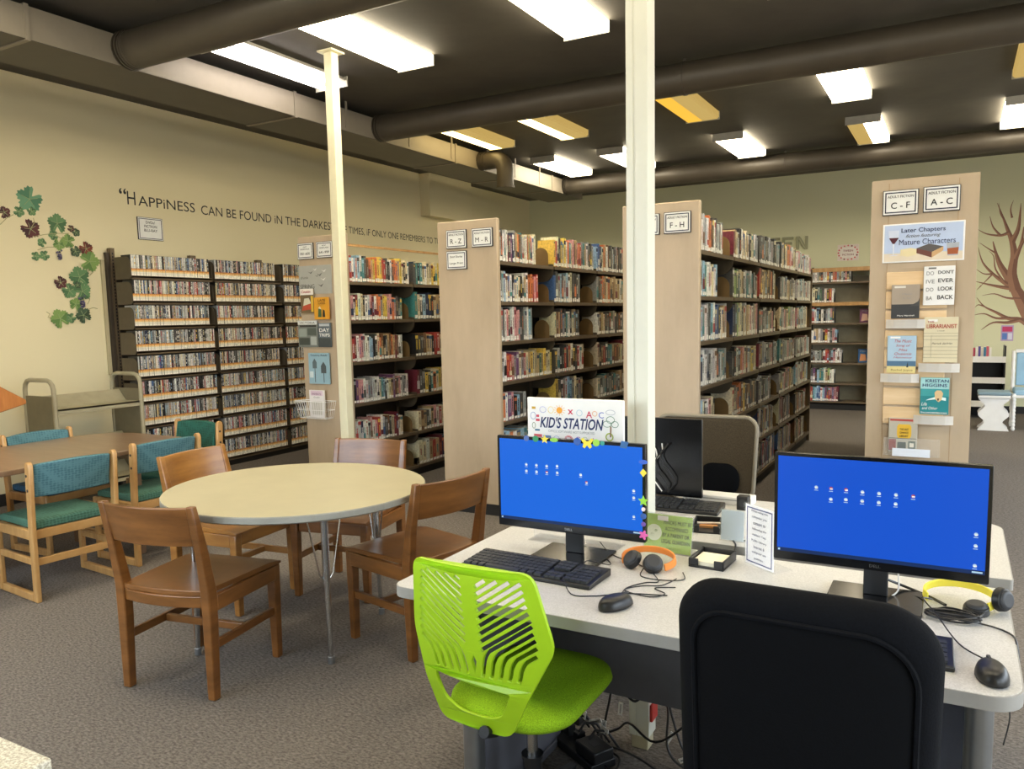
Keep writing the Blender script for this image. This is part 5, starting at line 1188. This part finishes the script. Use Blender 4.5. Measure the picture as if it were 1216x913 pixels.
# ------------------------------------------------------------------ books and discs
PAL = {'W': '#dcdad2', 'C': '#cfc3a0', 'G': '#8d8f8c', 'D': '#4c4b49', 'K': '#232325', 'N': '#26314d', 'B': '#3c5c8c', 'L': '#8fb3c9', 'T': '#3f7f82', 'E': '#47644a', 'F': '#93ad62', 'Y': '#d8b944', 'O': '#c9713a', 'R': '#a8352c', 'M': '#6d2230', 'P': '#c58a8a', 'U': '#71486e', 'A': '#b0966c', 'H': '#6b4a2f', 'S': '#b6b8b6'}
CN = {'W': 'white', 'C': 'cream', 'G': 'grey', 'D': 'charcoal', 'K': 'black', 'N': 'navy', 'B': 'blue', 'L': 'light blue', 'T': 'teal', 'E': 'dark green', 'F': 'light green', 'Y': 'yellow', 'O': 'orange', 'R': 'red', 'M': 'maroon', 'P': 'pink', 'U': 'purple', 'A': 'tan', 'H': 'brown', 'S': 'silver grey'}
MIX = 'WCGDKDNBLTEAHSRMODKGSDWCHDGKAP'
ORD = ['first', 'second', 'third', 'fourth', 'fifth', 'sixth', 'seventh', 'eighth', 'ninth']
def nth(n):
    return str(n)+('th' if 10 <= n % 100 <= 20 else {1: 'st', 2: 'nd', 3: 'rd'}.get(n % 10, 'th'))
def jit(c, rr, a=.12):
    c = lin(c); k = 1+rr.uniform(-a, a); return tuple(min(1, max(0, x*k*(1+rr.uniform(-.05, .05)))) for x in c)
def book_geo(mb, cols, T, th, h, d, ck, rr, detail):
    """spine at x=0 facing +x, from y=0 to th, standing on z=0"""
    base = jit(PAL[ck], rr); dark = sum(base) < .55
    alt = jit(PAL[rr.choice('WCYASGLOW' if dark else 'KNDRMTHB')], rr)
    page = lin('#d9cfb3'); lab = lin('#e8e6de')
    def bx(x0, x1, y0, y1, z0, z1, c, mat='jacket'):
        n0 = len(mb.f); mb.box(x0, x1, y0, y1, z0, z1, M[mat], T); cols.extend([c]*(len(mb.f)-n0))
    e = .0025
    if detail:
        bx(-d, 0, 0, e, 0, h, base); bx(-d, 0, th-e, th, 0, h, base); bx(-e, 0, e, th-e, 0, h, base); bx(-d+.003, -e, e, th-e, .003, h-.004, page)
    else:
        bx(-d, 0, 0, th, 0, h-.003, base); 
        mb.add([(-d+.003, e, h-.0029), (-e, e, h-.0029), (-e, th-e, h-.0029), (-d+.003, th-e, h-.0029)], [(0, 1, 2, 3)], M['jacket'], T); cols.append(page)
    def q(ya, yb, za, zb, c, off=.0006):
        mb.add([(off, ya*th, za*h), (off, yb*th, za*h), (off, yb*th, zb*h), (off, ya*th, zb*h)], [(0, 1, 2, 3)], M['jacket'], T); cols.append(c)
    if rr.random() < .92: q(.06, .94, .03, .03+rr.uniform(.09, .14), lab)
    st = rr.random()
    if st < .25: q(.0, 1, .78, .92, alt)
    if st > .8: q(.0, 1, .2, rr.uniform(.35, .55), alt)
    if rr.random() < .9:
        z0 = rr.uniform(.28, .4); z1 = rr.uniform(.6, .85); w_ = rr.uniform(.12, .22)
        z = z0
        while z < z1:
            dz = rr.uniform(.02, .05); q(.5-w_, .5+w_, z, min(z+dz, z1), alt, .0011); z += dz+rr.uniform(.006, .012)
    if st > .45 and st < .7: q(.3, .7, .86, .93, alt, .0012)
def disc_geo(mb, cols, T, th, h, d, ck, rr, detail, fake=False):
    base = jit(PAL[ck], rr); alt = jit(PAL[rr.choice('WWCKSRLYDWS')], rr)
    def bx(x0, x1, y0, y1, z0, z1, c):
        n0 = len(mb.f); mb.box(x0, x1, y0, y1, z0, z1, M['case'], T); cols.extend([c]*(len(mb.f)-n0))
    bx(-d, 0, 0, th, 0, h, lin('#1d1d1f') if rr.random() < .7 else lin('#8f9294'))
    def q(ya, yb, za, zb, c, off=.0005):
        mb.add([(off, ya*th, za*h), (off, yb*th, za*h), (off, yb*th, zb*h), (off, ya*th, zb*h)], [(0, 1, 2, 3)], M['case'], T); cols.append(c)
    q(.03, .97, .35, .99, base)
    q(.0, 1.0, .02, .20, lin('#efe9da')); q(.0, 1.0, .20, .27, lin('#eccb8a')); q(.0, 1.0, .27, .35, lin('#dd9a40')); q(.2, .55, .31, .37, lin('#a85a1c'), .0009)
    z = .42
    while z < .9:
        dz = rr.uniform(.03, .12); 
        if rr.random() < .6: q(.25, .75, z, min(.95, z+dz), alt, .0009)
        z += dz+.02
RECS = []
def fill(stack, X, Y0, rows, nb, pitch, spec, seed, kind='book', rz=0, fillr=(.7, 1.0), hr=(.195, .245), origin=None, offs=.020, face=None):
    """spec[(row, bay)] = (fraction, colour string)"""
    rr = random.Random(seed)
    for r, z in enumerate(rows):
        for b in range(nb):
            frac, cs = spec.get((r, b), (None, None))
            if frac is None: frac = rr.uniform(*fillr); cs = ''
            y = b*pitch+.022; end = b*pitch+.022+(pitch-.05)*frac; k = 0
            hb = rr.uniform(*hr)
            while True:
                if kind == 'book':
                    th = rr.choice([.022, .026, .03, .034, .038, .042]) if cs == '' or not cs else None
                    if th is None: th = max(.016, (end-(b*pitch+.022))/max(1, len(cs))*rr.uniform(.85, 1.12))
                    h = max(.17, min(hr[1]+.012, hb+rr.uniform(-.02, .022))); d = rr.uniform(.14, .165)
                else: th = rr.choice([.0145, .0145, .0145, .0155, .02]); h = .191; d = .136
                if y+th > end: break
                ck = cs[k] if cs and k < len(cs) else rr.choice(MIX if kind == 'book' else 'WSGKDDKWGSWCBSLGPANDWSKDGWCR')
                inset = rr.uniform(0, .006)
                lean = 0
                RECS.append(dict(stack=stack, row=r, bay=b, n=k+1, y=y, z=z+.0008, th=th-.0008, h=h, d=d, ck=ck, kind=kind, rz=rz, X=X, Y0=Y0, inset=offs+inset, lean=lean, seed=rr.random()))
                y += th; k += 1
            RECS[-1]['last'] = (y, frac)
    return
SP_RZ = {(0,0):(.70,'GKWSWMDUNGAOHTSCWOAOPWC'),(0,1):(.98,'YRCKYCYWOTCPHAPORGTAWGDKS'),(0,2):(1,'LBNSCOAWHKDSKDGHDKGADSWG'),(1,0):(.72,'KSLWBWKCWCKWAWOORP'),(1,1):(.62,'BDGLDSLWCDKDG'),(1,2):(.95,'GDGOACOAHACAWACHA'),
 (2,0):(.62,'GDWPKSWPPPDDGSWLGK'),(2,1):(.62,'CHADGKTWKCADD'),(2,2):(1,'WHACDGDEGDDHDGDAD'),(3,0):(1,'SWRRPGUCGRCAYCAAEAYCCY'),(3,1):(.72,'DSKDRDAWKDRWC'),(3,2):(1,'CKHRDTTAHHACMDHA'),(4,0):(.5,'OWUPKLDSK'),(4,1):(.68,'YDKGSLBGCDGD'),(4,2):(.9,'CDGTDGDTGDAHD'),(5,0):(.7,'LLOWBLGWDSK')}
SP_FH = {(0,0):(.74,'SGWSGWWOOHDWDSSDWG'),(0,1):(1,'MACSKWCSCAWKCDWSG'),(0,2):(1,'DDDDGKDSDGDKDGG'),(0,3):(1,'KCADWAOOPWSCAW'),(0,4):(1,'WPWSWPLWSWWP'),(1,0):(.55,'LSLTWSWCWL'),(1,1):(1,'DFEDCADSTDSTDGA'),(1,2):(.8,'RHCADHAHODC'),(1,3):(1,'DGSDGCAGDSWG'),(1,4):(1,'SWSLWSLSWGSW'),
 (2,0):(.85,'WLGWSDLWBBDWCAS'),(2,1):(1,'NDFCCDCSACPWDCP'),(2,2):(.8,'DGDSDCDPK'),(2,3):(1,'CDSPDCFFGSPW'),(2,4):(.8,'PCLSLWSC'),(3,0):(.85,'BNWWGDWSWKGSTG'),(3,1):(.95,'DKWDOPCHWCYAC'),(3,2):(.95,'MDGSKDGPDSD'),(3,3):(1,'TDGGSPGAHM'),(3,4):(1,'GSWSGSWWPSLW'),(4,0):(.5,'WLCKWPCK'),(4,1):(1,'CDGOOHYDHADKAD'),(4,2):(.7,'DSKDGDSDK'),(4,3):(1,'GDSPDHPADG'),(4,4):(.9,'LSWSPDSL')}
SP_S = {(0,0):(1,'RWLPLWTDHOAYOYYORDKWDOOAYCKCW'),(0,1):(1,'DTKTCWCCYYCYYWCHDDHDDTTE'),(1,0):(.86,'PWMWCKWSPMWOOGYYPPOPDKT'),(1,1):(1,'TCDLNNKCAAPDFFCTDKS'),(2,0):(.84,'RMWPPSWWLLKDCOHKDAHOAMHWSC'),(2,1):(1,'KDDHACKRRCHDGDHDKAH'),
 (3,0):(.9,'KUPPWSGGSWWCTLKWCAUHDPWGDW'),(3,1):(1,'MDGYKTOCYCEAYCLWWCG'),(4,0):(.78,'SSNWWSPWPRWSDHKCMMWC'),(4,1):(1,'CHADWAPWRCCHADHCCAW'),(5,0):(.6,'DKHRDKGDKWA'),(5,1):(1,'CCWARAMNLSKACYC')}
fill('F-H stack', -1.46, 4.93+.045, FZ, 5, PITCH, SP_FH, 11, offs=.012)
fill('R-Z stack', -2.95, 4.93+.045, FZ, 5, PITCH, SP_RZ, 12, offs=.012)
fill('nonfiction stack', -4.47, 5.03+.045, SZ, 5, PITCH, SP_S, 13, offs=.012)
fill('tween shelf', -1.98, 12.45, TWR, 1, .88, {(0,0):(.70,'DSWGDKSWRDKORGASDRKG'),(1,0):(.42,'WCKGEDWKRW'),(2,0):(.45,'DRWLKWKGSPDW'),(3,0):(.48,'DWCAWGKRWDPL'),(4,0):(.56,'WKGSDGKWRRDLPWWS'),(5,0):(.46,'DDUKLTTWAFWW'),(6,0):(.52,'ORTLLBWLUDRPUPM')}, 14, rz=R(-90), offs=.012, hr=(.18, .22))
fill('far face of the slatted-panel stack', .07, 4.83+.045, FZ, 5, PITCH, {}, 15, offs=.012)
fill('rear face', -4.97, 5.03+.045+5*PITCH, SZ, 5, PITCH, {}, 16, rz=PI, offs=.012)
SPD = {(r, b): (f, '') for r in range(9) for b, f in ((0, (.985, .985, .955, 1, 1, 1, 1, .93, .9)[r]), (1, (.93, .93, .88, 1, .93, 1, 1, 1, 1)[r]), (2, 1))}
fill('disc rack', -6.60, DY, DZ, 3, DP, SPD, 21, kind='disc', offs=.004)
def rec_T(r, end=0):
    M0 = Matrix.Translation((r['X'], r['Y0'], 0)) @ Matrix.Rotation(r['rz'], 4, 'Z')
    return M0 @ Matrix.Translation((-r['inset'], r['y'], r['z']))
bpy.context.view_layer.update(); dg = bpy.context.evaluated_depsgraph_get()
for r in RECS:
    T = rec_T(r); pts = [T @ Vector((.001, r['th']/2, r['h']*k)) for k in (.15, .5, .85)]
    p = [proj(q) for q in pts]; sc = 0
    facing = (T.to_3x3() @ Vector((1, 0, 0))).dot(CAMP-pts[1])
    if facing > 0 and p[1][2] > 0 and 0 < p[1][0] < 1216 and 0 < p[1][1] < 913:
        vis = 0
        for q in pts:
            d = q-CAMP; hit = SC.ray_cast(dg, CAMP, d.normalized(), distance=d.length-.004)
            while hit[0] and hit[4] is not None and any(s_ in hit[4].name for s_ in ('clear_', 'pocket')):
                st = hit[1]+d.normalized()*.002; hit = SC.ray_cast(dg, st, d.normalized(), distance=max(.001, (q-st).length-.004))
            vis += (not hit[0])
        a = proj(T @ Vector((0, 0, r['h']/2))); b2 = proj(T @ Vector((0, r['th'], r['h']/2))); c0 = proj(T @ Vector((0, 0, 0))); c1 = proj(T @ Vector((0, 0, r['h'])))
        sc = abs(a[0]-b2[0])*abs(c0[1]-c1[1])*vis/3
    r['score'] = sc
for kind, cnt in (('book', 300), ('disc', 300)):
    L = sorted([r for r in RECS if r['kind'] == kind], key=lambda r: -r['score'])
    for r in L[:cnt]: r['solo'] = r['score'] > 0
    bulk, bc = MB(), []
    for r in L:
        geo = book_geo if kind == 'book' else disc_geo
        rr = random.Random(r['seed'])
        if r.get('solo'):
            mb, cc = MB(), []; geo(mb, cc, Matrix.Identity(4), r['th'], r['h'], r['d'], r['ck'], rr, True); mb.cols = cc
            o = mb.build('library_book' if kind == 'book' else 'disc_case')
            o.matrix_world = rec_T(r)
            rw = ('top' if r['row'] == 0 else ORD[r['row']])
            if kind == 'book':
                if r['stack'] == 'tween shelf': lab = '%s book, %s from the left on the %s tween shelf' % (CN[r['ck']], nth(r['n']), rw)
                else: lab = '%s spined book, %s along the %s shelf, %s bay of the %s' % (CN[r['ck']], nth(r['n']), rw, ORD[r['bay']], r['stack'])
                tag(o, lab, 'book', 'upright books on the '+r['stack'])
            else: tag(o, '%s DVD case, %s along the %s shelf, %s bay of the disc rack' % (CN[r['ck']], nth(r['n']), rw, ORD[r['bay']]), 'DVD', 'DVD cases on the disc rack')
        else: geo(bulk, bc, rec_T(r), r['th'], r['h'], r['d'], r['ck'], rr, False)
    bulk.cols = bc
    o = bulk.build('packed_books' if kind == 'book' else 'packed_discs')
    tag(o, 'remaining upright books on the deeper and more distant shelves' if kind == 'book' else 'remaining DVD cases on the lower and farther shelves of the disc rack', 'books' if kind == 'book' else 'DVDs', kind='stuff')
# tan book supports at the ends of the runs
sup = None
for r in RECS:
    if 'last' in r and r['kind'] == 'book' and r['stack'] in ('F-H stack', 'R-Z stack', 'nonfiction stack', 'tween shelf'):
        y, frac = r['last']
        if frac < .88:
            rw = ('top' if r['row'] == 0 else ORD[r['row']])
            lab = '%s rounded book support on the %s shelf, %s bay of the %s' % ('black' if r['stack'] == 'tween shelf' else 'tan', rw, ORD[r['bay']], r['stack'])
            T = Matrix.Translation((r['X'], r['Y0'], 0)) @ Matrix.Rotation(r['rz'], 4, 'Z') @ Matrix.Translation((-.015, (y+.002 if r['stack'] == 'tween shelf' else (r['bay']+1)*PITCH-.075), r['z']+.0005))
            if sup is None:
                mb = MB(); mb.prism(rrect(-.14, 0, 0, .15, [.07, .07, .002, .002], 8), 0, .0018, M['bookend'], 'y'); mb.box(-.13, -.01, .0018, .05, 0, .0015, M['bookend']); sup = mb.build('book_support', bevel=.0006); o = sup
            else: o = sup.copy(); C.objects.link(o)
            if r['stack'] == 'tween shelf': o.data = o.data.copy(); o.data.materials[0] = M['black']
            o.matrix_world = T; tag(o, lab, 'book support', 'rounded book supports on the shelves')
